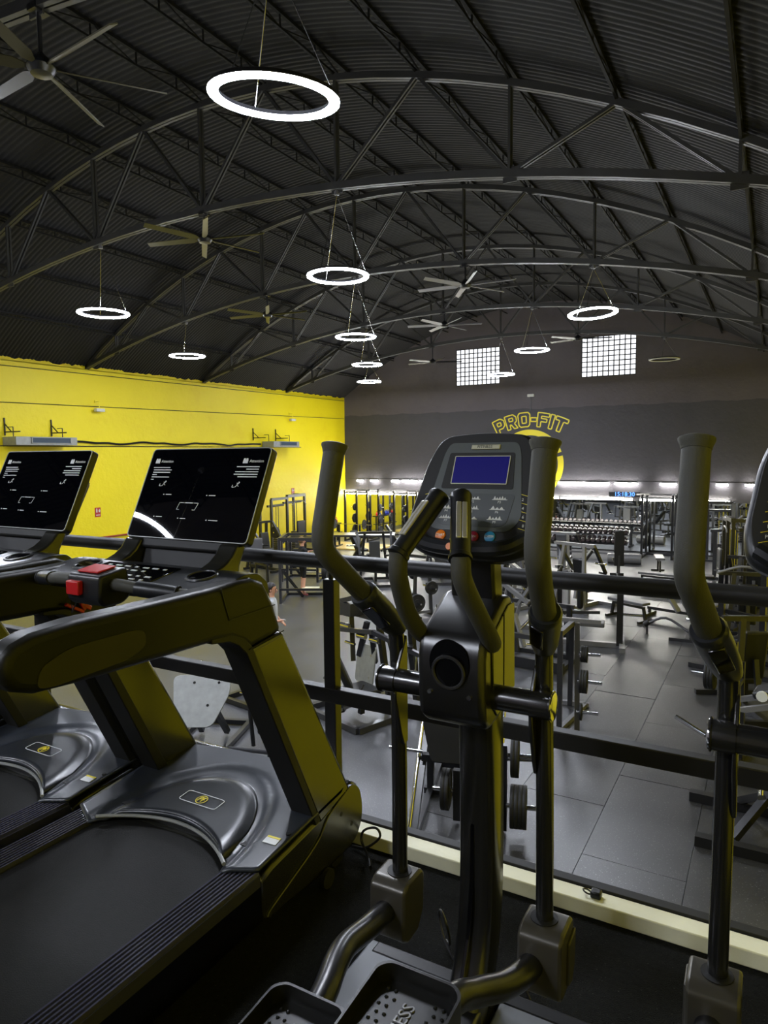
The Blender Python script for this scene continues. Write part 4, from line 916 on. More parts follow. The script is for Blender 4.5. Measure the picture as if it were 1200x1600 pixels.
# -- leg press right below the railing, footplate towards the camera
def leg_press(name, label, loc, rz, platek='plastic_matte'):
    return machine(name, label, 'leg press', loc, rz, [
     ('base_frame', 'steel_black', [('b', (-.42, -.62, .05), (-.42, 1.3, .05), .07), ('b', (.42, -.62, .05), (.42, 1.3, .05), .07), ('b', (-.5, -.6, .05), (.5, -.6, .05), .07), ('b', (-.5, .55, .05), (.5, .55, .05), .07), ('b', (-.42, 1.28, .05), (.42, 1.28, .05), .07)]),
     ('rail', 'steel_black', [('b', (-.42, -.55, .09), (-.42, .52, 1.12), .07)]), ('rail', 'steel_black', [('b', (.42, -.55, .09), (.42, .52, 1.12), .07)]),
     ('slide_rod', 'chrome', [('c', (-.47, -.58, .12), (-.47, .5, 1.16), .02)]), ('slide_rod', 'chrome', [('c', (.47, -.58, .12), (.47, .5, 1.16), .02)]),
     ('upright', 'steel_black', [('b', (-.42, .55, .05), (-.42, .55, 1.15), .08)]), ('upright', 'steel_black', [('b', (.42, .55, .05), (.42, .55, 1.15), .08)]),
     ('cross_beam', 'steel_grey', [('b', (-.46, .55, 1.12), (.46, .55, 1.12), .08)]),
     ('sled', 'steel_black', [('b', (-.42, -.02, .72), (.42, -.02, .72), .08), ('b', (-.3, 0, .72), (-.3, -.1, .95), .06), ('b', (.3, 0, .72), (.3, -.1, .95), .06), ('b', (-.3, .02, .98), (.3, .02, .98), .08, .1)]),
     ('foot_plate', platek, [('p', round_poly([(-.38, .24), (.38, .24), (.27, -.2), (-.27, -.2)], .06), -.02, .02, 'y')], .006),
     ('weight_horn', 'chrome', [('c', (-.42, -.02, .78), (-.80, -.02, .80), .025)]), ('weight_horn', 'chrome', [('c', (.42, -.02, .78), (.80, -.02, .80), .025)]),
     ('storage_post', 'steel_black', [('b', (-.02, -.05, .04), (-.02, -.05, .62), .08)]), ('storage_post', 'steel_black', [('b', (.50, -.15, .04), (.50, -.15, 1.0), .08)]), ('storage_horn', 'chrome', [('c', (-.05, -.05, .38), (-.30, -.05, .38), .025)]), ('storage_horn', 'chrome', [('c', (.53, -.2, .34), (.88, -.2, .34), .025)]), ('storage_horn', 'chrome', [('c', (.53, -.1, .86), (.80, -.1, .86), .025)]),
     ('seat', 'vinyl', [('x', (0, 1.05, .32), (.5, .45, .09))], .02), ('backrest', 'vinyl', [('x', (0, 1.42, .55), (.5, .1, .75), (-.7, 0, 0))], .02),
     ('handle', 'steel_grey', [('t', [(.3, .85, .3), (.36, .85, .42), (.36, .98, .42)], .016)])])
lp = leg_press('leg_press', 'leg press closest below the railing, behind the elliptical mast', (-2.98, 6.95, 0), R(16))
for o in lp.children:
    if o.name.startswith('foot_plate'): o.location = (-.02, -.16, .95); o.rotation_euler = (R(-12), 0, 0)
horn_plates(lp, (-.12, -.05, .38), 2, 'big', 'black plate under the sled of the nearest leg press', -1)
horn_plates(lp, (.60, -.2, .34), 4, 'big', 'black plate on the low right horn of the nearest leg press')
horn_plates(lp, (.60, -.1, .86), 2, 'big', 'black plate on the upper right horn of the nearest leg press')
# -- plate-loaded press with two grey foot plates, right of the railing post
lv = machine('lever_press', 'plate-loaded press with grey bolted foot plates between railing post and elliptical', 'press machine', (-5.55, 9.35, 0), R(-18), [
 ('base_frame', 'steel_grey', [('b', (-.75, -.75, .05), (.55, -.75, .05), .09), ('b', (.55, -.75, .05), (.55, .75, .05), .09), ('b', (-.75, -.75, .05), (-.75, .3, .05), .09), ('b', (-.75, .7, .05), (.55, .7, .05), .09)]),
 ('slide_rail', 'chrome', [('b', (-.15, -.7, .12), (.1, .2, .3), .05)]), ('slide_rail', 'chrome', [('b', (-.30, -.7, .12), (-.05, .2, .3), .05)]),
 ('seat_post', 'steel_black', [('b', (.1, -.3, .08), (.12, -.3, .42), .08), ('b', (-.1, -.5, .1), (-.22, -.58, .5), .07)]),
 ('seat', 'vinyl', [('p', [(u+.12, v-.30) for u, v in round_poly([(-.28, -.25), (.25, -.22), (.25, .22), (-.28, .25)], .08)], .40, .50, 'z')], .02),
 ('backrest', 'vinyl', [('x', (-.12, -.50, .76), (.11, .44, .70), (0, -.40, .95))], .035),
 ('upright', 'steel_black', [('b', (-.3, .65, .05), (-.45, .55, 1.6), .09)]), ('upright', 'steel_black', [('b', (.4, .65, .05), (.35, .55, 1.6), .09)]),
 ('cross_beam', 'steel_grey', [('b', (-1.2, .5, 1.38), (.75, .5, 1.38), .09), ('b', (-1.15, .2, 1.12), (-.05, .1, 1.28), .07), ('b', (-.05, .1, 1.28), (.75, .35, 1.02), .07)]),
 ('lever_arm', 'steel_black', [('b', (-.15, .15, 1.28), (-.22, .30, .70), .07)]), ('lever_arm', 'steel_black', [('b', (.22, .2, 1.24), (.18, .40, .70), .07)]), ('lever_arm', 'steel_black', [('b', (-.42, .3, 1.35), (-.58, .25, .75), .08)]), ('lever_arm', 'steel_black', [('b', (-.95, .4, 1.35), (-.80, .3, .60), .08)]), ('bearing', 'chrome', [('c', (-1.0, .2, 1.22), (-.75, .2, 1.22), .05)]), ('lever_arm', 'steel_black', [('b', (.60, .3, 1.15), (.52, .45, .70), .08)]),
 ('top_frame', 'steel_grey', [('b', (-1.1, .3, 1.38), (-1.05, .2, 1.62), .09), ('b', (-1.05, .2, 1.62), (-.45, .2, 1.80), .08), ('x', (-.85, .3, 1.52), (.34, .3, .22)), ('b', (-.45, .2, 1.80), (.0, .2, 1.85), .08), ('b', (0, .2, 1.85), (.55, .3, 1.5), .07), ('b', (-1.05, .6, 1.38), (-.45, .6, 1.75), .07), ('b', (-.45, .6, 1.75), (-.45, .2, 1.78), .07)]),
 ('bearing', 'chrome', [('c', (-.3, .45, 1.30), (.3, .45, 1.30), .035)]), ('bearing', 'chrome', [('c', (-.55, .2, 1.12), (-.35, .2, 1.12), .045)]), ('bearing', 'chrome', [('c', (-.2, .18, 1.12), (0, .18, 1.12), .045)]),
 ('weight_horn', 'chrome', [('c', (-.75, .3, .9), (-1.0, .3, .9), .025)]), ('weight_horn', 'chrome', [('c', (.55, .3, .45), (.85, .2, .55), .025)]),
 ('handle', 'rubber', [('t', [(.1, -.35, .45), (.28, -.5, .5), (.3, -.42, .62)], .02)])])
for x, y_, z_ in ((-.38, .22, .66), (.32, .45, .64)):
    b = MB(); b.prism(round_poly([(-.27, -.32), (.27, -.32), (.27, .32), (-.27, .32)], .07), -.012, .012, 'y'); o = b.obj('foot_plate', 'unit_metal', lv); o.location = (x, y_, z_); o.rotation_euler = (R(-10), R(-3), R(-8))
    b = MB()
    for u, v in ((-.15, .16), (.15, .16), (.15, -.2)): b.cyl((u, -.018, v), (u, -.01, v), .016, 8)
    bb = b.obj('bolt_heads', 'chrome', o)
# -- sled press at the left seen between treadmill uprights: light grey bolted plate
sp = machine('sled_press', 'low sled press with a broad light grey bolted plate, seen between the treadmill uprights', 'leg press', (-6.95, 6.9, 0), R(20), [
 ('base_frame', 'steel_black', [('b', (-.4, -.5, .05), (-.4, 1.0, .05), .07), ('b', (.4, -.5, .05), (.4, 1.0, .05), .07), ('b', (-.45, -.48, .05), (.45, -.48, .05), .07), ('b', (-.45, 1, .05), (.45, 1, .05), .07)]),
 ('support', 'steel_black', [('b', (-.2, .6, .05), (-.15, .1, .75), .07), ('b', (.2, .6, .05), (.15, .1, .75), .07), ('b', (-.2, .2, .7), (.2, .2, .7), .06)]),
 ('foot_plate', 'unit_metal', [('p', round_poly([(-.42, .30), (.40, .36), (.42, .05), (.22, -.42), (-.30, -.42)], .10), -.012, .012, 'y')], .004),
 ('weight_horn', 'chrome', [('c', (-.4, .9, .35), (-.75, .9, .38), .025)])])
for o in list(sp.children):
    if o.name.startswith('foot_plate'):
        o.location = (0.05, .02, .78); o.rotation_euler = (R(-35), 0, R(8)); b = MB()
        for u, v in ((-.1, .2), (.25, .2), (.13, -.12)): b.cyl((u, -.02, v), (u, -.01, v), .02, 8)
        b.obj('bolt_heads', 'chrome', o)
# -- padded machine seen through the treadmill's right side
machine('back_pad_machine', 'tall black padded machine with tubular foot guard behind the treadmill upright', 'exercise machine', (-5.75, 7.05, 0), R(14), [
 ('base_frame', 'steel_black', [('b', (-.35, -.4, .05), (.5, -.4, .05), .07), ('b', (.45, -.4, .05), (.45, .7, .05), .07), ('b', (-.35, .65, .05), (.45, .65, .05), .07)]),
 ('pad_frame', 'steel_black', [('t', [(-.36, .2, .15), (-.36, .1, .9), (-.28, .1, 1.12), (0, .1, 1.18), (.28, .1, 1.12), (.36, .1, .9), (.36, .2, .15)], .03)]),
 ('back_pad', 'vinyl', [('x', (.02, .2, .75), (.62, .1, .85))], .04),
 ('cross_bar', 'steel_grey', [('c', (-.34, .1, .72), (.34, .1, .72), .018)]),
 ('foot_guard', 'steel_grey', [('t', [(-.42, -.2, .08), (-.42, -.35, .32), (-.3, -.4, .36), (.5, -.4, .36), (.6, -.35, .3), (.6, -.2, .08)], .028)]),
 ('brace', 'steel_grey', [('c', (-.1, -.4, .34), (-.15, -.25, .06), .022)]), ('brace', 'steel_grey', [('c', (.15, -.4, .34), (.1, -.25, .06), .022)]), ('brace', 'steel_grey', [('c', (.35, -.4, .34), (.3, -.25, .06), .022)]),
 ('weight_horn', 'chrome', [('c', (-.5, -.55, .1), (-.95, -.45, .13), .025)]),
 ('grip', 'rubber', [('b', (.62, .5, 1.05), (.72, .62, 1.25), .09)])])
machine('hip_bench', 'low black hip machine with chrome horns on the floor left of the treadmill upright', 'exercise machine', (-7.75, 8.9, 0), R(-10), [
 ('base_frame', 'steel_black', [('b', (-.6, -.35, .05), (.8, -.35, .05), .08), ('b', (-.5, .35, .05), (.7, .35, .05), .08), ('b', (-.2, -.35, .05), (-.2, .35, .05), .08)]),
 ('post', 'steel_grey', [('b', (.35, .3, .05), (.35, .3, 1.15), .08)]),
 ('lever', 'steel_black', [('b', (-.75, -.15, .35), (.5, -.1, .25), .06), ('b', (-.75, -.15, .2), (-.75, -.15, .42), .06)]),
 ('weight_horn', 'chrome', [('c', (-.78, -.15, .38), (-1.15, -.1, .45), .025)]), ('weight_horn', 'chrome', [('c', (.2, -.3, .22), (.6, -.3, .22), .025)]),
 ('pad', 'vinyl', [('x', (.3, .1, .42), (.5, .35, .12))], .03)])
# -- two cages below the yellow wall
def cage(label, loc, rz, w=1.15, d=1.0, h=1.82):
    t = machine('squat_cage', label, 'rack', loc, rz, [
     ('post', 'steel_grey', [('b', (-w/2, -d/2, 0), (-w/2, -d/2, h), .07)]), ('post', 'steel_black', [('b', (w/2, -d/2, 0), (w/2, -d/2, h), .07)]), ('post', 'steel_black', [('b', (-w/2, d/2, 0), (-w/2, d/2, h), .07)]), ('post', 'steel_black', [('b', (w/2, d/2, 0), (w/2, d/2, h), .07)]),
     ('top_frame', 'steel_grey', [('b', (-w/2, -d/2, h), (w/2, -d/2, h), .08), ('b', (-w/2, d/2, h), (w/2, d/2, h), .08), ('b', (-w/2, -d/2, h), (-w/2, d/2, h), .08), ('b', (w/2, -d/2, h), (w/2, d/2, h), .08)]),
     ('base_frame', 'steel_black', [('b', (-w/2, -d/2, .04), (-w/2, d/2, .04), .07), ('b', (w/2, -d/2, .04), (w/2, d/2, .04), .07), ('b', (-w/2, d/2, .04), (w/2, d/2, .04), .07)]),
     ('safety_bar', 'steel_black', [('b', (-w/2, -d/2-.1, .42), (w/2, -d/2-.1, .42), .06)]),
     ('brace', 'steel_black', [('b', (-w/2+.1, -d/2, .9), (-.1, .1, .06), .06)]), ('brace', 'steel_black', [('b', (w/2-.05, -d/2, .95), (w/2+.25, .1, .05), .06)]),
     ('step', 'wood_beige', [('x', (.1, .3, .25), (.5, .35, .05))]), ('pad', 'vinyl', [('x', (-.2, .1, .98), (.4, .3, .08))], .02),
     ('horn', 'chrome', [('c', (w/2, -d/2, .3), (w/2+.3, -d/2-.05, .3), .025)])])
    return t
c1 = cage('grey squat cage with flat top frame, a person standing inside it', (-11.65, 16.0, 0), R(28), 1.25, 1.2)
horn_plates(c1, (.60, -.78, .95), 3, 'big', 'grey weight plate hung on the front right post of the occupied cage')
cage('dark rack frame behind the occupied cage, left of the elliptical handle', (-13.6, 18.6, 0), R(20), 1.2, 1.0, 1.35)
# -- benches
def bench(label, loc, rz, kind='flat', padk='vinyl', L=1.15, h=0.43, group=None, name='flat_bench'):
    if kind == 'flat':
        pp = [('pad', padk, [('x', (0, 0, h), (.30, L, .07))], .015), ('beam', 'steel_grey', [('b', (0, -L*.45, h-.10), (0, L*.45, h-.10), .06)]),
              ('leg', 'steel_black', [('b', (0, -L*.42, h-.1), (0, -L*.48, .04), .06), ('b', (-.28, -L*.48, .03), (.28, -L*.48, .03), .06)]), ('leg', 'steel_black', [('b', (0, L*.42, h-.1), (0, L*.48, .04), .06), ('b', (-.22, L*.48, .03), (.22, L*.48, .03), .06)])]
    else:
        pp = [('backrest', padk, [('x', (0, .32, .78), (.30, .09, .86), (-.62 if kind == 'incline' else -.06, 0, 0))], .02), ('seat', padk, [('x', (0, -.2, .46), (.32, .36, .08), (.1, 0, 0))], .02),
              ('frame', 'steel_grey', [('b', (0, -.55, .08), (0, .65, .08), .07), ('b', (0, -.2, .08), (0, -.2, .42), .06), ('b', (0, .35, .08), (0, .35, .6), .06)]),
              ('foot', 'steel_black', [('b', (-.3, .62, .04), (.3, .62, .04), .07)]), ('foot', 'steel_black', [('b', (-.22, -.55, .04), (.22, -.55, .04), .07)]), ('wheel', 'rubber', [('c', (-.26, .72, .05), (-.2, .72, .05), .05), ('c', (.2, .72, .05), (.26, .72, .05), .05)])]
    return machine(name, label, 'bench', loc, rz, pp, group)
bench('black padded bench on raised A-legs in front of the yellow wall, left of the cage', (-13.75, 16.6, 0), R(70), 'flat', 'vinyl', .75, .88)
bench('small light-topped bench far back, alone on the aisle below the mirror', (-3.32, 25.0, 0), R(12), 'flat', 'steel_silver', 1.0, .55)
bench('long flat bench at the aisle, left of the low cable row', (-3.05, 17.75, 0), R(62), 'flat', 'vinyl_grey', 1.05, .45)
bench('pale bench half hidden behind the top rail at the aisle', (-2.95, 22.3, 0), R(80), 'flat', 'vinyl_grey', 1.2, .42)
bench('black upright bench standing before the end of the dumbbell rack', (-4.35, 23.3, 0), R(195), 'upright', 'vinyl', name='upright_bench').scale = (1, 1, 1.35)
bench('black incline bench beside the wooden platform', (-13.9, 25.9, 0), R(110), 'incline', 'vinyl', name='incline_bench')
bench('black incline bench under the rack frame near the elliptical handle', (-14.0, 22.9, 0), R(60), 'incline', 'vinyl', name='incline_bench')
bench('black incline bench in front of the dumbbell rack', (-5.35, 21.4, 0), R(-70), 'incline', 'vinyl', name='incline_bench')
bench('black incline bench behind the elliptical left grip', (-9.9, 21.5, 0), R(100), 'incline', 'vinyl', name='incline_bench')
# -- table-like rack with barbell, wooden platform, barbell
machine('rack_frame', 'grey flat-topped rack frame beside the elliptical handle', 'rack', (-12.9, 21.3, 0), R(25), [
 ('top_frame', 'steel_grey', [('x', (0, 0, 1.25), (2.3, .9, .07))], .01),
 ('post', 'steel_black', [('b', (-1.1, -.4, 0), (-1.1, -.4, 1.25), .08)]), ('post', 'steel_black', [('b', (1.1, -.4, 0), (1.1, -.4, 1.25), .08)]), ('post', 'steel_black', [('b', (-1.1, .4, 0), (-1.1, .4, 1.25), .08)]), ('post', 'steel_black', [('b', (1.1, .4, 0), (1.1, .4, 1.25), .08)]),
 ('brace', 'steel_black', [('b', (-.6, -.3, 0.05), (.1, .1, 1.2), .08)]), ('brace', 'steel_black', [('b', (.1, -.3, .05), (-.5, .2, 1.2), .08)]), ('seat', 'vinyl', [('x', (.3, 0, .5), (.4, .4, .1))], .02), ('base_frame', 'steel_black', [('b', (-1.1, -.4, .05), (-1.1, .4, .05), .08), ('b', (1.1, -.4, .05), (1.1, .4, .05), .08)])])
pf = thing('lifting_platform', 'yellowish wooden lifting platform in the far left corner', 'platform', (-16.3, 26.2, 0), 0)
for i in range(8):
    b = MB(); b.box((-1.3+.37*i, 0, .03), (.365, 2.0, .06)); b.obj('board', 'wood_floor', pf, bevel=.004)
def barbell(label, loc, rz, n=1, size='big'):
    t = thing('barbell', label, 'barbell', loc, rz)
    b = MB(); b.cyl((-.65, 0, 0), (.65, 0, 0), .014, 10); b.obj('bar', 'chrome', t)
    for s in (-1, 1): b = MB(); b.cyl((s*.65, 0, 0), (s*1.05, 0, 0), .025, 10); b.lathe([(0, .035), (.02, .035)], (s*.65, 0, 0), (s, 0, 0), 12); b.obj('sleeve', 'chrome', t)
    for s in (-1, 1): plates(L2W(t, (s*.72, 0, 0)), rz, n, size, ('left' if s < 0 else 'right')+' end plate of the barbell by the yellow wall', 'barbell plates', s)
    return t
st = machine('bar_stand', 'low black stand carrying a barbell by the yellow wall', 'rack', (-16.4, 25.9, 0.06), R(8), [('post', 'steel_black', [('b', (-.5, 0, 0), (-.5, 0, .98), .07), ('b', (-.5, -.3, .03), (-.5, .3, .03), .07)]), ('post', 'steel_black', [('b', (.5, 0, 0), (.5, 0, .98), .07), ('b', (.5, -.3, .03), (.5, .3, .03), .07)])])
barbell('chrome barbell with one plate each side on a stand by the yellow wall', (-16.4, 25.9, 1.06), R(8), 1)
# -- cable tower at the yellow wall
def cable_tower(label, loc, rz, w=2.1, h=2.4, fk='steel_black'):
    t = machine('cable_tower', label, 'cable machine', loc, rz, [
     ('column', fk, [('b', (-w/2, -.1, 0), (-w/2, -.1, h*.97), .09)]), ('column', fk, [('b', (w/2, -.1, 0), (w/2, -.1, h), .09)]), ('column', fk, [('b', (-.1, -.1, 0), (-.1, -.1, h), .09)]),
     ('column', fk, [('b', (w/2, .5, 0), (w/2, .5, h), .09)]), ('column', fk, [('b', (-w/2, .5, 0), (-w/2, .5, h*.97), .09)]),
     ('top_beam', fk, [('b', (-.1, -.1, h), (w/2, -.1, h), .12), ('b', (-w/2, -.1, h*.97), (-.1, -.1, h*.97), .10), ('b', (w/2, -.1, h), (w/2, .5, h), .1)]), ('cross_beam', fk, [('b', (-.1, .1, h*.88), (w/2, .1, h*.88), .09), ('b', (-w/2, .1, h*.85), (-.1, .1, h*.85), .09)]),
     ('guide_rod', 'chrome', [('c', (w*.2, 0, .1), (w*.2, 0, h*.9), .018)]), ('guide_rod', 'chrome', [('c', (w*.3, 0, .1), (w*.3, 0, h*.9), .018)]), ('guide_rod', 'chrome', [('c', (-w*.25, 0, .1), (-w*.25, 0, h*.85), .018)]), ('guide_rod', 'chrome', [('c', (-w*.32, 0, .1), (-w*.32, 0, h*.85), .018)]),
     ('weight_stack', 'steel_grey', [('x', (w*.25, 0, .12+.09*k), (.32, .2, .082)) for k in range(9)]), ('weight_stack', 'steel_grey', [('x', (-w*.285, 0, .12+.09*k), (.30, .2, .082)) for k in range(7)]),
     ('pulldown_bar', 'steel_silver', [('t', [(w*.02, -.25, h*.84), (w*.12, -.25, h*.90), (w*.35, -.25, h*.90), (w*.46, -.25, h*.84)], .022)]), ('seat', 'vinyl', [('x', (w*.22, -.7, .5), (.4, .4, .09))], .02), ('back_pad', 'vinyl', [('x', (w*.22, -.35, 1.05), (.55, .09, .6))], .04),
     ('base_frame', fk, [('b', (-w/2, -.9, .04), (-w/2, .5, .04), .08), ('b', (w/2, -.9, .04), (w/2, .5, .04), .08), ('b', (-w/2, 0, .04), (w/2, 0, .04), .08)])])
    return t
cable_tower('tall black cable tower with weight stacks standing against the yellow wall', (-17.95, 23.4, 0), R(90), 2.3, 2.42)
cable_tower('tall double-column cable station at the right beyond the elliptical handle', (-1.0, 22.4, 0), R(-78), 1.5, 2.2)
cable_tower('grey cable crossover station in front of the mirror at centre right', (-2.2, 28.4, 0), R(180), 1.9, 2.3, 'steel_grey')
# -- tree of dumbbells next to it: vertical plate tree
def plate_tree(label, loc, rz, h=1.2, k=None, n=2):
    hs = [h*.3, h*.58, h*.86]
    t = machine('plate_tree', label, 'weight rack', loc, rz, [
     ('post', 'steel_grey', [('b', (0, -.25, 0), (0, -.2, h), .07)]), ('post', 'steel_grey', [('b', (0, .25, 0), (0, .2, h), .07)]), ('cross_bar', 'steel_silver', [('b', (0, -.2, h*.9), (0, .2, h*.9), .07), ('b', (0, -.24, .1), (0, .24, .1), .07)]),
     ('foot', 'steel_black', [('b', (-.35, -.25, .03), (.35, -.25, .03), .06)]), ('foot', 'steel_black', [('b', (-.35, .25, .03), (.35, .25, .03), .06)])]+
     [('horn', 'chrome', [('c', (s*.03, y, z), (s*.33, y, z), .024)]) for y, z in ((-.22, hs[0]), (.21, hs[1]), (-.21, hs[2])) for s in (-1, 1)])
    for i, (y, z) in enumerate(((-.22, hs[0]), (.21, hs[1]), (-.21, hs[2]))):
        for s in (-1, 1):
            if (i+s) % n: horn_plates(t, (s*.08, y, z), 2, ('big', 'mid', 'small')[i], 'black plate on the %s %s horn of the %s' % (('lowest', 'middle', 'top')[i], 'right' if s > 0 else 'left', k), s)
    return t
plate_tree('short grey plate tree between elliptical left grip and mast', (-7.75, 15.7, 0), R(-35), 1.25, 'short tree left of the mast', 3)
t2 = machine('plate_tree', 'tall grey plate rack close right of the elliptical right pole', 'weight rack', (-2.62, 10.55, 0), R(8), [
 ('post', 'steel_grey', [('b', (-.12, -.6, 0), (-.12, -.6, 1.55), .075)]), ('post', 'steel_black', [('b', (.12, -.45, 0), (.05, .1, 1.5), .075)]), ('post', 'steel_black', [('b', (-.1, .6, 0), (-.05, .3, 1.5), .075)]),
 ('top_bar', 'steel_silver', [('b', (-.12, -.6, 1.5), (.0, .3, 1.5), .075), ('b', (-.5, .1, 1.55), (.4, .1, 1.55), .06)]), ('base_frame', 'steel_silver', [('b', (-.12, -.6, .04), (.15, .6, .04), .07), ('b', (-.6, .6, .04), (.2, .6, .04), .07)])]+
 [('horn', 'chrome', [('c', (.1, y, z), (.42, y, z), .026)]) for y, z in ((-.40, .28), (-.25, .70), (-.1, 1.08), (.35, .5))])
horn_plates(t2, (.17, -.40, .28), 1, 'small', 'small black plate on the lowest horn of the tall plate rack')
horn_plates(t2, (.15, -.25, .70), 3, 'mid', 'black plate on the middle horn of the tall plate rack')
horn_plates(t2, (.15, -.1, 1.08), 3, 'small', 'small black plate on the top horn of the tall plate rack')
# -- power racks by the mirror in the yellow corner
def power_rack(label, loc, rz, lab, h=2.45, w=1.2, d=1.2, bar=True):
    t = machine('power_rack', label, 'rack', loc, rz, [('post', 'steel_black', [('b', (sx*w/2, sy*d/2, 0), (sx*w/2, sy*d/2, h), .08)]) for sx in (-1, 1) for sy in (-1, 1)]+[
     ('top_bar', 'steel_silver', [('b', (-w/2-.25, -d/2, h), (-w/2+.1, d/2, h-.05), .06), ('b', (w/2+.1, -d/2, h), (w/2-.05, d/2, h-.05), .06), ('b', (-w/2, d/2, h-.05), (w/2, d/2, h-.05), .06), ('b', (-w/2, -d/2, h-.12), (w/2, -d/2, h-.12), .05)]),
     ('base_frame', 'steel_black', [('b', (-w/2, -d/2, .04), (-w/2, d/2, .04), .08), ('b', (w/2, -d/2, .04), (w/2, d/2, .04), .08), ('b', (-w/2, d/2, .04), (w/2, d/2, .04), .08)])]+
     [('horn', 'chrome', [('c', (s*(w/2+.03), d/2, z), (s*(w/2+.30), d/2, z), .024)]) for s in (-1, 1) for z in (.45, 1.0, 1.55)])
    for s in (-1, 1):
        for z, sz in ((.45, 'big'), (1.0, 'big'), (1.55, 'mid')): horn_plates(t, (s*(w/2+.08), d/2, z), 2, sz, 'plate on the %s %s horn of the %s' % ({.45: 'low', 1.0: 'middle', 1.55: 'high'}[z], 'right' if s > 0 else 'left', lab), s)
    return t
power_rack('black power rack with stored plates nearest the yellow corner', (-17.35, 28.55, 0), R(4), 'power rack by the yellow corner')
power_rack('black power rack with stored plates, second from the yellow corner', (-14.6, 28.5, 0), R(-3), 'second power rack from the corner')
power_rack('tall grey power rack in front of the mirror just right of the dumbbell rack', (-3.85, 28.75, 0), R(0), 'power rack right of the dumbbell rack', 2.5, 1.1, 1.1)
# -- kettlebell shelf
ks = machine('kettlebell_shelf', 'low black shelf of coloured kettlebells at the yellow wall', 'shelf', (-18.35, 27.0, 0), R(90), [('shelf_board', 'steel_black', [('x', (0, 0, .85), (1.9, .4, .05))]), ('shelf_board', 'steel_black', [('x', (0, -.05, .42), (1.9, .4, .05))]), ('leg', 'steel_black', [('b', (-.9, 0, 0), (-.9, 0, .85), .06)]), ('leg', 'steel_black', [('b', (.9, 0, 0), (.9, 0, .85), .06)])])
KB = {}
for k in ('kettle_red', 'kettle_blue', 'kettle_yellow', 'rubber'):
    b = MB(); b.ball((0, 0, .09), .09, 12, 8); b.tube(smooth_path([(-.06, 0, .15), (-.065, 0, .22), (0, 0, .245), (.065, 0, .22), (.06, 0, .15)], 4), .016, 8); b.cyl((0, 0, 0), (0, 0, .02), .06); KB[k] = b.mesh('kettlebell', k)
NTH2 = 'first second third fourth fifth sixth seventh eighth'.split()
for i in range(8):
    k = ('kettle_red', 'kettle_red', 'kettle_blue', 'kettle_blue', 'rubber', 'kettle_yellow', 'kettle_blue', 'kettle_red')[i]
    o = bpy.data.objects.new('kettlebell', KB[k]); COL.objects.link(o); o.location = L2W(ks, (-.8+.225*i, 0, .875)); o.rotation_euler = (0, 0, R(90)); nm = k.replace('kettle_', '').replace('rubber', 'black')
    tag(o, '%s kettlebell, %s from the near end of the shelf at the yellow wall' % (nm, NTH2[i]), 'kettlebell', 'kettlebells on the shelf')
# -- dumbbell rack with two tiers
dr = machine('dumbbell_rack', 'long two-tier rack full of round dumbbells before the mirror', 'weight rack', (-7.05, 28.0, 0), R(0), [
 ('tray', 'steel_black', [('x', (0, -.12, .62), (4.4, .42, .03), (.35, 0, 0))]), ('tray', 'steel_black', [('x', (0, .18, .98), (4.4, .42, .03), (.35, 0, 0))]),
 ('leg', 'steel_black', [('b', (-1.9, .1, 0), (-1.9, .1, 1.05), .12), ('b', (-1.9, -.35, .04), (-1.9, .45, .04), .1)]), ('leg', 'steel_black', [('b', (1.7, .1, 0), (1.7, .1, 1.05), .12), ('b', (1.7, -.35, .04), (1.7, .45, .04), .1)]), ('leg', 'steel_black', [('b', (-.1, .1, 0), (-.1, .1, 1.05), .12)]), ('foot_bar', 'steel_silver', [('b', (-1.9, -.1, .16), (1.7, -.1, .16), .07)])])
b = MB(); b.cyl((0, -.07, 0), (0, .07, 0), .017, 10)
b.cur = 0
for s in (-1, 1): b.lathe([(0, .06), (.008, .078), (.10, .078), (.112, .066)], (0, s*.06, 0), (0, s, 0), 16)
b.cur = 1
for s in (-1, 1): b.lathe([(.1125, .062), (.116, .055), (.117, .01)], (0, s*.06, 0), (0, s, 0), 14)
dme = b.mesh('dumbbell', ['dumbbell_body', 'dumbbell_end'])
NTH = 'first second third fourth fifth sixth seventh eighth ninth tenth eleventh twelfth thirteenth fourteenth fifteenth sixteenth seventeenth eighteenth nineteenth twentieth twenty-first twenty-second'.split()
for tier, (y, z) in enumerate(((-.12, .72), (.18, 1.08))):
    for i in range(22):
        o = bpy.data.objects.new('dumbbell', dme); COL.objects.link(o); o.location = L2W(dr, (-2.08+.198*i, y, z)); o.rotation_euler = (.35, 0, 0)
        tag(o, '%s round dumbbell from the right end in the %s tier of the long rack' % (NTH[21-i], ('lower', 'upper')[tier]), 'dumbbell', 'dumbbells in the %s tier' % ('lower', 'upper')[tier])
b = MB(); b.lathe([(-.6, .17), (-.58, .19), (.58, .19), (.6, .17)], (0, 0, 0), (1, 0, 0), 20); o = b.obj('foam_roller', 'steel_silver', loc=(-4.75, 26.6, .19)); tag(o, 'thick pale roller lying on the floor right of the dumbbell rack', 'roller'); o.rotation_euler = (0, 0, R(8))
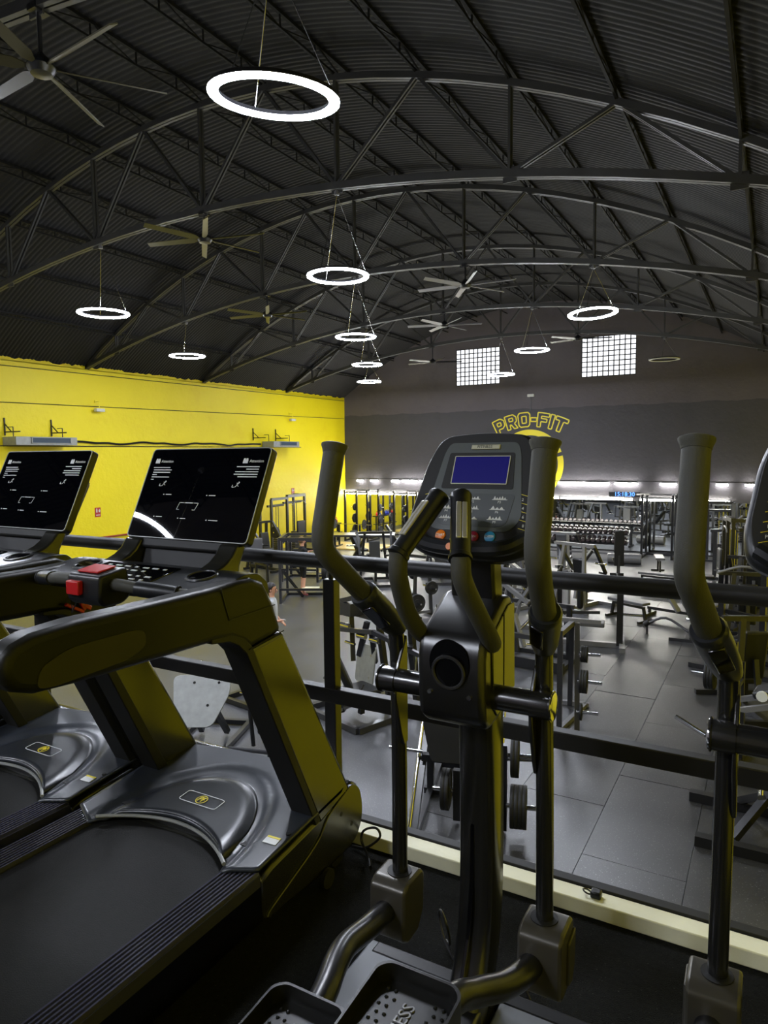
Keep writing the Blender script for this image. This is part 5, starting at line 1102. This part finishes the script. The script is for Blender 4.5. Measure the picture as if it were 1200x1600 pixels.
# -- machines of the middle field
lt = machine('pulldown_machine', 'black plate-loaded pulldown with a T-shaped base at the aisle', 'exercise machine', (-3.25, 15.0, 0), R(10), [
 ('column', 'steel_black', [('b', (.5, -.1, .05), (.5, -.1, 1.32), .13)]), ('base_beam', 'steel_silver', [('b', (-.9, -.1, .05), (.55, -.1, .05), .10)]), ('base_foot', 'steel_silver', [('b', (.55, -.55, .05), (.55, .55, .05), .11)]), ('base_foot', 'steel_silver', [('b', (-.9, -.5, .05), (-.9, .4, .05), .10)]),
 ('weight_horn', 'chrome', [('c', (.55, -.1, .72), (.95, -.1, .72), .03)]), ('rear_column', 'steel_black', [('b', (-.75, -.05, .05), (-.75, -.05, 1.72), .10)]),
 ('back_pad', 'vinyl', [('x', (-.32, .0, 1.15), (.13, .36, .72))], .05), ('seat', 'vinyl_grey', [('x', (-.05, -.35, .55), (.5, .36, .09))], .02),
 ('lever', 'steel_black', [('t', [(-.7, -.1, 1.7), (-.9, -.25, 1.35), (-.8, -.3, .9), (-.6, -.3, .7)], .035)]), ('lever', 'steel_grey', [('b', (-1.3, -.4, .72), (.1, -.3, .78), .06)]), ('hose', 'steel_silver', [('c', (-.55, -.1, .5), (-.55, -.1, 1.6), .03)]),
 ('handle', 'steel_grey', [('t', [(.5, -.15, 1.30), (.75, -.2, 1.30), (.8, -.2, 1.18)], .02)])])
horn_plates(lt, (-.62, -.25, .35), 4, 'mid', 'black plate stored low on the pulldown at the aisle')
machine('low_row_machine', 'grey long-beamed row machine right of the elliptical housing', 'exercise machine', (-4.35, 13.2, 0), R(-5), [
 ('base_frame', 'steel_black', [('b', (-1.3, -.5, .12), (1.1, -.5, .12), .10, .2), ('b', (-1.2, .5, .06), (1.1, .5, .06), .09), ('b', (-1.2, -.5, .06), (-1.2, .5, .06), .09), ('b', (1.0, -.5, .06), (1.0, .5, .06), .09)]),
 ('beam', 'steel_grey', [('b', (-1.2, -.45, .62), (1.0, -.45, .62), .09)]), ('beam', 'steel_grey', [('b', (-1.2, .35, 1.12), (1.0, .35, 1.12), .08)]),
 ('post', 'steel_black', [('b', (-.9, -.45, .05), (-.9, -.45, .65), .09)]), ('post', 'steel_grey', [('b', (-.2, .35, .05), (-.4, .35, 1.5), .09)]), ('post', 'steel_black', [('b', (.9, .35, .05), (.9, .35, 1.15), .09)]),
 ('lever', 'steel_silver', [('b', (-.5, .2, 1.5), (.15, .1, 1.15), .08)]), ('lever', 'steel_silver', [('b', (-.1, .2, 1.1), (.25, .1, 1.6), .06)]), ('brace', 'steel_silver', [('b', (-.15, .1, .9), (.15, -.1, .3), .07)]),
 ('handle', 'chrome', [('c', (.10, -.2, .68), (.35, .0, .98), .03)]), ('handle', 'chrome', [('c', (.25, .1, 1.55), (.7, .1, 1.5), .025)]), ('weight_horn', 'chrome', [('c', (.4, -.55, .5), (.7, -.7, .56), .025)]), ('seat', 'vinyl', [('x', (-.7, 0, .55), (.45, .4, .1))], .03)])
def chest(label, loc, rz, padk='vinyl', fk='steel_grey', h=1.7):
    return machine('chest_press', label, 'press machine', loc, rz, [
     ('base_frame', fk, [('b', (-.55, -.6, .05), (.55, -.6, .05), .08), ('b', (0, -.6, .05), (0, .8, .05), .09), ('b', (-.6, .8, .05), (.6, .8, .05), .08)]),
     ('upright', fk, [('b', (-.45, .8, .05), (-.3, .55, h), .08)]), ('upright', fk, [('b', (.45, .8, .05), (.3, .55, h), .08)]), ('top_beam', fk, [('b', (-.6, .55, h), (.6, .55, h), .08)]),
     ('lever_arm', 'steel_black', [('b', (-.55, .5, h), (-.5, -.15, .95), .07), ('b', (-.5, -.15, .95), (-.28, -.2, .95), .05)]), ('lever_arm', 'steel_black', [('b', (.55, .5, h), (.5, -.15, .95), .07), ('b', (.5, -.15, .95), (.28, -.2, .95), .05)]),
     ('seat', padk, [('x', (0, -.05, .48), (.4, .42, .09))], .025), ('backrest', padk, [('x', (0, .28, .95), (.36, .1, .8), (-.18, 0, 0))], .03), ('seat_post', fk, [('b', (0, 0, .05), (0, 0, .45), .08), ('b', (0, .5, .3), (0, .35, .9), .07)]),
     ('weight_horn', 'chrome', [('c', (-.6, .5, h*.75), (-.9, .5, h*.75), .025)]), ('weight_horn', 'chrome', [('c', (.6, .5, h*.75), (.9, .5, h*.75), .025)])])
MID = [(-9.3, 20.2, 30, 'press machine behind the elliptical left grip, nearer of two', 'vinyl', 'steel_grey', 1.6), (-10.6, 23.8, 10, 'press machine below the far power racks', 'vinyl', 'steel_grey', 1.6),
       (-7.0, 19.2, -20, 'press machine seen left of the elliptical mast above the rail', 'vinyl_grey', 'steel_silver', 1.5), (-5.9, 17.2, 150, 'press machine seen right of the elliptical mast under the rail', 'vinyl', 'steel_silver', 1.45),
       (-6.3, 24.0, 175, 'pale-framed press machine before the dumbbell rack', 'vinyl_grey', 'steel_silver', 1.4), (-8.3, 25.5, 185, 'press machine hidden mostly by the elliptical console', 'vinyl', 'steel_grey', 1.6),
       (-4.3, 18.6, 160, 'black press machine left of the aisle with pale arms', 'vinyl', 'steel_silver', 1.75), (-15.8, 19.6, 80, 'black press machine against the yellow wall under the screen', 'vinyl', 'steel_black', 1.7),
       (-12.2, 25.3, -10, 'press machine near the wooden platform', 'vinyl', 'steel_grey', 1.5)]
MID += [(-.3, 12.35, 205, 'black press machine at the right edge behind the inclined sled rails', 'vinyl', 'steel_black', 1.6), (-.45, 16.6, 190, 'black press machine at the right edge beyond the cable row', 'vinyl', 'steel_black', 1.6),
        (-.35, 19.8, 180, 'black press machine at the right edge before the double-column cable station', 'vinyl', 'steel_black', 1.5), (-7.9, 22.3, 15, 'silver press machine above the rail left of the elliptical console', 'vinyl', 'steel_silver', 1.5),
        (-4.75, 15.75, 120, 'silver press machine over the long-beamed row machine', 'vinyl', 'steel_silver', 1.5), (-11.0, 18.9, 35, 'black press machine behind the occupied cage', 'vinyl', 'steel_black', 1.6)]
pr0 = {}
for x, y, a, lb, pk, fk, h in MID:
    chest(('black ' if pk == 'vinyl' and not lb.startswith(('black', 'pale')) else '')+lb, (x, y, 0), R(a), pk, fk, h)
for (x, y), s, n, lb in (((-9.3, 20.2), 1, 2, 'nearer press machine behind the elliptical left grip'), ((-5.9, 17.2), -1, 2, 'press machine right of the mast'), ((-15.8, 19.6), 1, 2, 'press machine against the yellow wall')):
    r_ = [o for o in COL.objects if o.name.startswith('chest_press') and (o.location.xy-Vector((x, y))).length < .01][0]
    horn_plates(r_, (s*.66, .5, {20.2: 1.2, 17.2: 1.0875, 19.6: 1.275}[y]), n, 'big', 'black plate on a horn of the '+lb, s)
# weights lying about
plates((-12.3, 21.35, .03), 0, 1, 'big', 'single weight plate lying flat on the floor below the rail', None)
o = [o for o in COL.objects if o.get('label') == 'single weight plate lying flat on the floor below the rail'][0]; o.rotation_euler = (0, R(90), 0); o.location.z = .025
# -- right-hand side
machine('cable_row', 'low cable row with angled foot plates at the right of the aisle', 'exercise machine', (-1.45, 18.0, 0), R(72), [
 ('rail', 'steel_black', [('b', (0, -.9, .2), (0, 1.3, .2), .07)]), ('foot', 'steel_black', [('b', (-.3, 1.25, .04), (.3, 1.25, .04), .07), ('b', (0, 1.25, .04), (0, 1.25, .2), .06)]), ('foot', 'steel_black', [('b', (-.3, -.85, .04), (.3, -.85, .04), .07), ('b', (0, -.85, .04), (0, -.85, .2), .06)]),
 ('foot_rest', 'steel_silver', [('x', (-.18, .55, .42), (.2, .05, .42), (-.6, 0, 0))]), ('foot_rest', 'steel_silver', [('x', (.18, .45, .42), (.2, .05, .42), (-.6, 0, 0))]), ('seat', 'vinyl_grey', [('x', (0, -.2, .48), (.34, .5, .1))], .02), ('post', 'steel_black', [('b', (0, -.2, .2), (0, -.2, .45), .08)])])
machine('bar_rack', 'bent black bar stand with a knob end right of the aisle', 'rack', (-1.9, 16.3, 0), R(0), [('arm', 'steel_black', [('t', [(-.5, .1, .25), (-.1, .1, .42), (.45, -.2, .2)], .03)]), ('knob', 'rubber', [('c', (-.56, .1, .22), (-.46, .1, .3), .06)]), ('base', 'steel_black', [('b', (.0, -.2, .03), (.6, -.2, .03), .08), ('b', (.45, -.2, .03), (.45, -.2, .2), .06), ('b', (-.5, .1, .0), (-.5, .1, .25), .04)])])
rm = machine('incline_sled', 'black sled machine with long pale rails at the right edge, behind the cut-off elliptical', 'exercise machine', (.06, 10.3, 0), R(-8), [
 ('base_frame', 'steel_black', [('b', (-.65, -.7, .06), (.7, -.7, .06), .1), ('b', (-.65, .6, .06), (.7, .6, .06), .1), ('b', (-.3, -.7, .06), (-.3, .6, .06), .08)]),
 ('rail', 'steel_silver', [('b', (-.45, -.3, .68), (.7, -.3, 1.08), .07)]), ('rail', 'steel_silver', [('b', (-.45, .25, .68), (.7, .25, 1.08), .07)]),
 ('post', 'steel_black', [('b', (-.3, -.3, .06), (-.3, -.3, .72), .09)]), ('post', 'steel_black', [('b', (-.5, .25, .06), (-.5, .25, 1.5), .09)]), ('post', 'steel_black', [('b', (.6, 0, .06), (.6, 0, 1.0), .09)]),
 ('weight_horn', 'chrome', [('c', (-.55, .9, .78), (-1.2, .9, .78), .025)]), ('weight_horn', 'chrome', [('c', (-.60, -.86, .50), (-1.0, -.74, .62), .03), ('b', (-.60, -.86, .50), (-.3, -.65, .4), .06), ('b', (-.3, -.68, .06), (-.3, -.65, .44), .06)]),
 ('pad', 'vinyl', [('x', (.1, 0, 1.0), (.6, .4, .1), (0, -.3, 0))], .03), ('cross_arm', 'steel_black', [('b', (-.5, .9, .5), (-.5, .9, 1.05), .07), ('b', (-.5, .25, .78), (-.5, .9, .78), .06)]), ('end_disc', 'white_print', [('c', (-.05, -.36, .98), (-.05, -.33, .98), .07)])])
horn_plates(rm, (-.88, .9, .78), 3, 'big', 'black plate on the left horn of the sled machine at the right edge', -1)
machine('cross_frame', 'black cross-braced frame machine in the lower right corner of the gym floor', 'exercise machine', (-.15, 8.45, 0), 0, [
 ('base_foot', 'steel_black', [('b', (-.45, -.75, .06), (.9, -.75, .06), .11)]), ('base_foot', 'steel_black', [('b', (-.60, .25, .06), (.9, .25, .06), .11)]), ('base_beam', 'steel_black', [('b', (.35, -.75, .06), (.35, .25, .06), .09)]),
 ('brace', 'steel_black', [('b', (-.1, .3, .08), (.55, -.5, .75), .08)]), ('brace', 'steel_black', [('b', (-.1, -.6, .08), (.55, .3, .8), .08)]), ('post', 'steel_black', [('b', (.55, -.1, .06), (.55, -.1, 1.2), .1)]), ('seat', 'vinyl', [('x', (.5, -.1, .75), (.5, .4, .1))], .03), ('pivot', 'chrome', [('c', (.15, -.25, .42), (.15, -.12, .42), .04)]), ('pivot', 'chrome', [('c', (.3, .05, .7), (.3, .16, .7), .04)])])
machine('seated_row', 'black seated machine with a small grey display at the right edge, under the far rail', 'exercise machine', (-.6, 14.6, 0), R(-15), [
 ('base_frame', 'steel_black', [('b', (-.6, -.5, .05), (.8, -.5, .05), .09), ('b', (-.6, .5, .05), (.8, .5, .05), .09), ('b', (.2, -.5, .05), (.2, .5, .05), .09)]), ('column', 'steel_black', [('b', (-.1, -.3, .05), (-.1, -.3, 1.55), .1)]), ('column', 'steel_black', [('b', (.45, .3, .05), (.45, .3, 1.9), .1)]),
 ('display', 'unit_metal', [('x', (-.1, -.37, 1.45), (.18, .05, .22), (-.4, 0, 0))]), ('beam', 'steel_black', [('b', (-.5, .0, 1.1), (.7, .1, 1.0), .08)]), ('beam', 'steel_grey', [('b', (-.2, .3, 1.5), (.9, .3, 1.2), .07)]), ('seat', 'vinyl', [('x', (.3, -.1, .6), (.45, .45, .1))], .03), ('weight_horn', 'chrome', [('c', (-.5, 0, .8), (-.85, 0, .8), .025)]), ('handle', 'steel_silver', [('t', [(.45, .2, 1.9), (.1, .1, 1.95), (-.3, .0, 1.8)], .025)])])
plates((-1.22, 14.76, .8), R(-15), 2, 'mid', 'black plate on the left horn of the seated machine at the right edge', 'plates on the seated machine', -1)
tm2 = machine('lever_tower', 'grey tower machine with bright angled handle bars far right in front of the mirror', 'exercise machine', (-1.15, 24.9, 0), R(0), [
 ('column', 'steel_grey', [('b', (-.45, 0, 0), (-.45, 0, 1.55), .12)]), ('column', 'steel_grey', [('b', (.4, 0, 0), (.4, 0, 1.75), .14)]), ('mast', 'steel_silver', [('b', (.05, 0, .0), (.05, 0, 2.45), .09)]), ('cross_beam', 'steel_grey', [('b', (-.6, 0, 1.55), (.6, 0, 1.6), .09)]),
 ('handle_bar', 'steel_silver', [('c', (-.3, -.3, 1.45), (.35, -.35, 2.1), .04)]), ('handle_bar', 'steel_silver', [('c', (-.35, -.2, 1.95), (.1, -.2, 1.9), .035)]), ('handle_bar', 'steel_grey', [('t', [(.05, -.2, 1.85), (.3, -.3, 2.05), (.7, -.3, 2.0)], .03)]),
 ('guide_rod', 'chrome', [('c', (-.1, -.08, .1), (-.1, -.08, 1.5), .02)]), ('guide_rod', 'chrome', [('c', (.2, -.08, .1), (.2, -.08, 1.5), .02)]), ('weight_stack', 'steel_grey', [('x', (.05, -.05, .1+.085*k), (.26, .2, .078)) for k in range(8)]), ('base_frame', 'steel_black', [('b', (-.6, -.4, .04), (.6, -.4, .04), .09), ('b', (-.5, -.4, .04), (-.5, .4, .04), .09), ('b', (.5, -.4, .04), (.5, .4, .04), .09)])])
# far left under the treadmill arms and by the yellow wall
machine('stepper_seat', 'small machine with a yellow-topped seat seen under the left treadmill arm', 'exercise machine', (-11.9, 11.0, 0), R(30), [('seat', 'yellow_print', [('x', (0, 0, .98), (.42, .42, .09))], .03), ('seat_base', 'vinyl', [('x', (0, 0, .9), (.46, .46, .08))], .02), ('post', 'steel_grey', [('b', (-.08, 0, .05), (-.08, 0, .88), .07)]), ('post', 'steel_grey', [('b', (.08, 0, .05), (.08, 0, .88), .07)]), ('base_frame', 'steel_black', [('b', (-.5, -.3, .05), (.5, -.3, .05), .08), ('b', (-.5, .3, .05), (.5, .3, .05), .08), ('b', (0, -.3, .05), (0, .3, .05), .08)])])
for x, y, lb in ((-16.3, 17.1, 'black padded seat machine, left one of two, against the yellow wall between the screens'), (-15.2, 17.9, 'black padded seat machine, right one of two, against the yellow wall between the screens')):
    machine('leg_machine', lb, 'exercise machine', (x, y, 0), R(70), [('backrest', 'vinyl_grey', [('p', round_poly([(-.34, -.1), (-.34, .06), (-.15, .12), (.15, .12), (.34, .06), (.34, -.1)], .04), .62, 1.36, 'z')], .03), ('seat', 'vinyl', [('x', (0, -.35, .52), (.46, .45, .1))], .03), ('frame', 'steel_black', [('b', (0, -.6, .05), (0, .4, .05), .09), ('b', (-.4, .4, .05), (.4, .4, .05), .08), ('b', (0, .1, .05), (0, .1, .7), .09)]), ('roller', 'vinyl', [('c', (-.1, -.75, 1.0), (.32, -.75, 1.0), .10)]), ('lever', 'steel_black', [('b', (.36, -.1, .6), (.36, -.75, 1.0), .05)])])

# ================================================================ PEOPLE
def person(label, loc, rz, joints, radii, edges, fingers, paint, scale=1.0):
    """One continuous skinned body: joints name -> point, radii name -> radius, edges; paint(point) -> material index."""
    names = list(joints); idx = {n: i for i, n in enumerate(names)}
    vs = [Vector(joints[n])*scale for n in names]; rad = [radii[n]*scale for n in names]; es = [(idx[a], idx[b]) for a, b in edges]
    for root, pts, r in fingers:
        prev = idx[root]
        for k, p in enumerate(pts): vs.append(Vector(p)*scale); rad.append(r*(1-0.12*k)*scale); es.append((prev, len(vs)-1)); prev = len(vs)-1
    me = bpy.data.meshes.new('body'); me.from_pydata(vs, es, []); o = bpy.data.objects.new('tmp', me); COL.objects.link(o)
    sk = o.modifiers.new('skin', 'SKIN'); sk.use_smooth_shade = True
    for i, r in enumerate(rad): me.skin_vertices[0].data[i].radius = (r, r)
    me.skin_vertices[0].data[idx['pelvis']].use_root = True
    sb = o.modifiers.new('sub', 'SUBSURF'); sb.levels = 2; sb.render_levels = 2
    dg = bpy.context.evaluated_depsgraph_get(); bm2 = bpy.data.meshes.new_from_object(o.evaluated_get(dg)); bpy.data.objects.remove(o)
    t = thing('person', label, 'person', loc, rz)
    bm2.name = 'body'; bm2.materials.clear()
    for k in paint[0]: bm2.materials.append(MATS[k])
    for p in bm2.polygons: p.material_index = paint[1](p.center/scale); p.use_smooth = True
    b = bpy.data.objects.new('body', bm2); COL.objects.link(b); b.parent = t
    return t
def std_joints(arm_l, arm_r, step=0.0):
    J = {'pelvis': (0, 0, .95), 'waist': (0, .0, 1.08), 'chest': (0, .0, 1.28), 'neck': (0, -.01, 1.47), 'head0': (0, .0, 1.555), 'head1': (0, .01, 1.64), 'head2': (0, .0, 1.69),
         'hip_l': (-.10, 0, .90), 'knee_l': (-.105, .02+step, .49), 'ankle_l': (-.11, -.03+step, .09), 'toe_l': (-.115, .14+step, .035), 'hip_r': (.10, 0, .90), 'knee_r': (.105, .02-step, .49), 'ankle_r': (.11, -.03-step, .09), 'toe_r': (.115, .14-step, .035),
         'sh_l': (-.165, 0, 1.39), 'el_l': arm_l[0], 'wr_l': arm_l[1], 'palm_l': arm_l[2], 'sh_r': (.165, 0, 1.39), 'el_r': arm_r[0], 'wr_r': arm_r[1], 'palm_r': arm_r[2]}
    Rr = {'pelvis': .125, 'waist': .108, 'chest': .128, 'neck': .052, 'head0': .072, 'head1': .086, 'head2': .07, 'hip_l': .088, 'knee_l': .056, 'ankle_l': .038, 'toe_l': .036, 'hip_r': .088, 'knee_r': .056, 'ankle_r': .038, 'toe_r': .036,
          'sh_l': .056, 'el_l': .040, 'wr_l': .027, 'palm_l': .030, 'sh_r': .056, 'el_r': .040, 'wr_r': .027, 'palm_r': .030}
    E = [('pelvis', 'waist'), ('waist', 'chest'), ('chest', 'neck'), ('neck', 'head0'), ('head0', 'head1'), ('head1', 'head2')]
    for s in 'lr': E += [('pelvis', 'hip_'+s), ('hip_'+s, 'knee_'+s), ('knee_'+s, 'ankle_'+s), ('ankle_'+s, 'toe_'+s), ('chest', 'sh_'+s), ('sh_'+s, 'el_'+s), ('el_'+s, 'wr_'+s), ('wr_'+s, 'palm_'+s)]
    FG = []
    for s, arm in (('l', arm_l), ('r', arm_r)):
        w_, p_ = Vector(arm[1]), Vector(arm[2]); d = (p_-w_).normalized(); sd = d.cross(Vector((0, 0, 1)) if abs(d.z) < .9 else Vector((1, 0, 0))).normalized(); nn = d.cross(sd)
        for k, ln in zip((-1.5, -.5, .5, 1.5), (.062, .075, .07, .055)):
            q = p_+sd*.016*k+d*.02; FG.append(('palm_'+s, [q, q+d*ln*.55+nn*.004, q+d*ln*.85+nn*.022], .0088))
        q = w_+d*.03-sd*.028; FG.append(('palm_'+s, [q+d*.015-sd*.012, q+d*.045-sd*.02+nn*.01], .0095))
    return J, Rr, E, FG
def head_bits(t, hairk, pony):
    b = MB(); b.ball((0, -.022, 1.662), .106, 16, 10, (.93, 1.04, 1.0))
    vs = []; keep = []
    b.v = [(x, y-(0.03 if y > .045 and z < 1.69 else 0), z) if not (y > .03 and z < 1.675) else (x*.9, .0, z) for x, y, z in b.v]; b.obj('hair', hairk, t)
    if pony: b = MB(); b.tube(smooth_path([(0, -.10, 1.68), (0, -.17, 1.66), (0, -.19, 1.55), (0, -.16, 1.42)], 5), [.03+.0*i for i in range(16)], 10); b.obj('ponytail', hairk, t)
    b = MB(); b.tube([(0, .082, 1.640), (0, .104, 1.602), (0, .088, 1.594)], [.008, .014, .009], 8); b.obj('nose', 'skin', t)
    for s in (-1, 1):
        b = MB(); b.ball((s*.031, .083, 1.640), .0095, 8, 6); b.obj('eye', 'eye_dark', t); b = MB(); b.ball((s*.086, -.005, 1.625), .022, 8, 6, (.4, .8, 1.3)); b.obj('ear', 'skin', t)
    b = MB(); b.tube([(-.022, .080, 1.572), (0, .086, 1.571), (.022, .080, 1.572)], .006, 6); b.obj('mouth', 'shoe_pink', t)
# woman in a grey shirt below the treadmill corner, facing right, hand at hip
J, Rr, E, FG = std_joints([(-.24, -.05, 1.14), (-.22, .10, .96), (-.20, .16, .92)], [(.22, -.06, 1.13), (.19, .14, 1.04), (.14, .20, 1.05)], .06)
def paint1(c):
    if c.z < .075: return 3
    if c.z > 1.455: return 0
    if abs(c.x) > .19 and c.z < 1.20 or (c.y > .08 and c.z > .8 and c.z < 1.1 and abs(c.x) > .14): return 0
    return 1 if c.z > .93 else 2
p1 = person('dark-haired person with a ponytail and pale grey shirt, standing past the treadmill upright', (-8.18, 10.15, 0), R(-62), J, Rr, E, FG, (['skin', 'shirt_grey', 'cloth_black', 'shoe_white'], paint1), 1.02)
head_bits(p1, 'hair_dark', True)
# person in black with bare legs standing in the cage
J, Rr, E, FG = std_joints([(-.26, .10, 1.16), (-.25, .32, 1.24), (-.24, .40, 1.26)], [(.26, .10, 1.16), (.25, .32, 1.24), (.24, .40, 1.26)], .03)
def paint2(c):
    if c.z < .085: return 3
    if c.z > 1.455: return 0
    if abs(c.x) > .19 and c.y > .06: return 0
    if c.z < .55: return 0
    return 1 if c.z > .93 else 2
p2 = person('person in black shorts and top with bare legs and pink shoes inside the squat cage', (-12.0, 16.35, 0), R(-30), J, Rr, E, FG, (['skin', 'cloth_black', 'cloth_black', 'shoe_pink'], paint2), 1.02)
head_bits(p2, 'hair_blond', False)
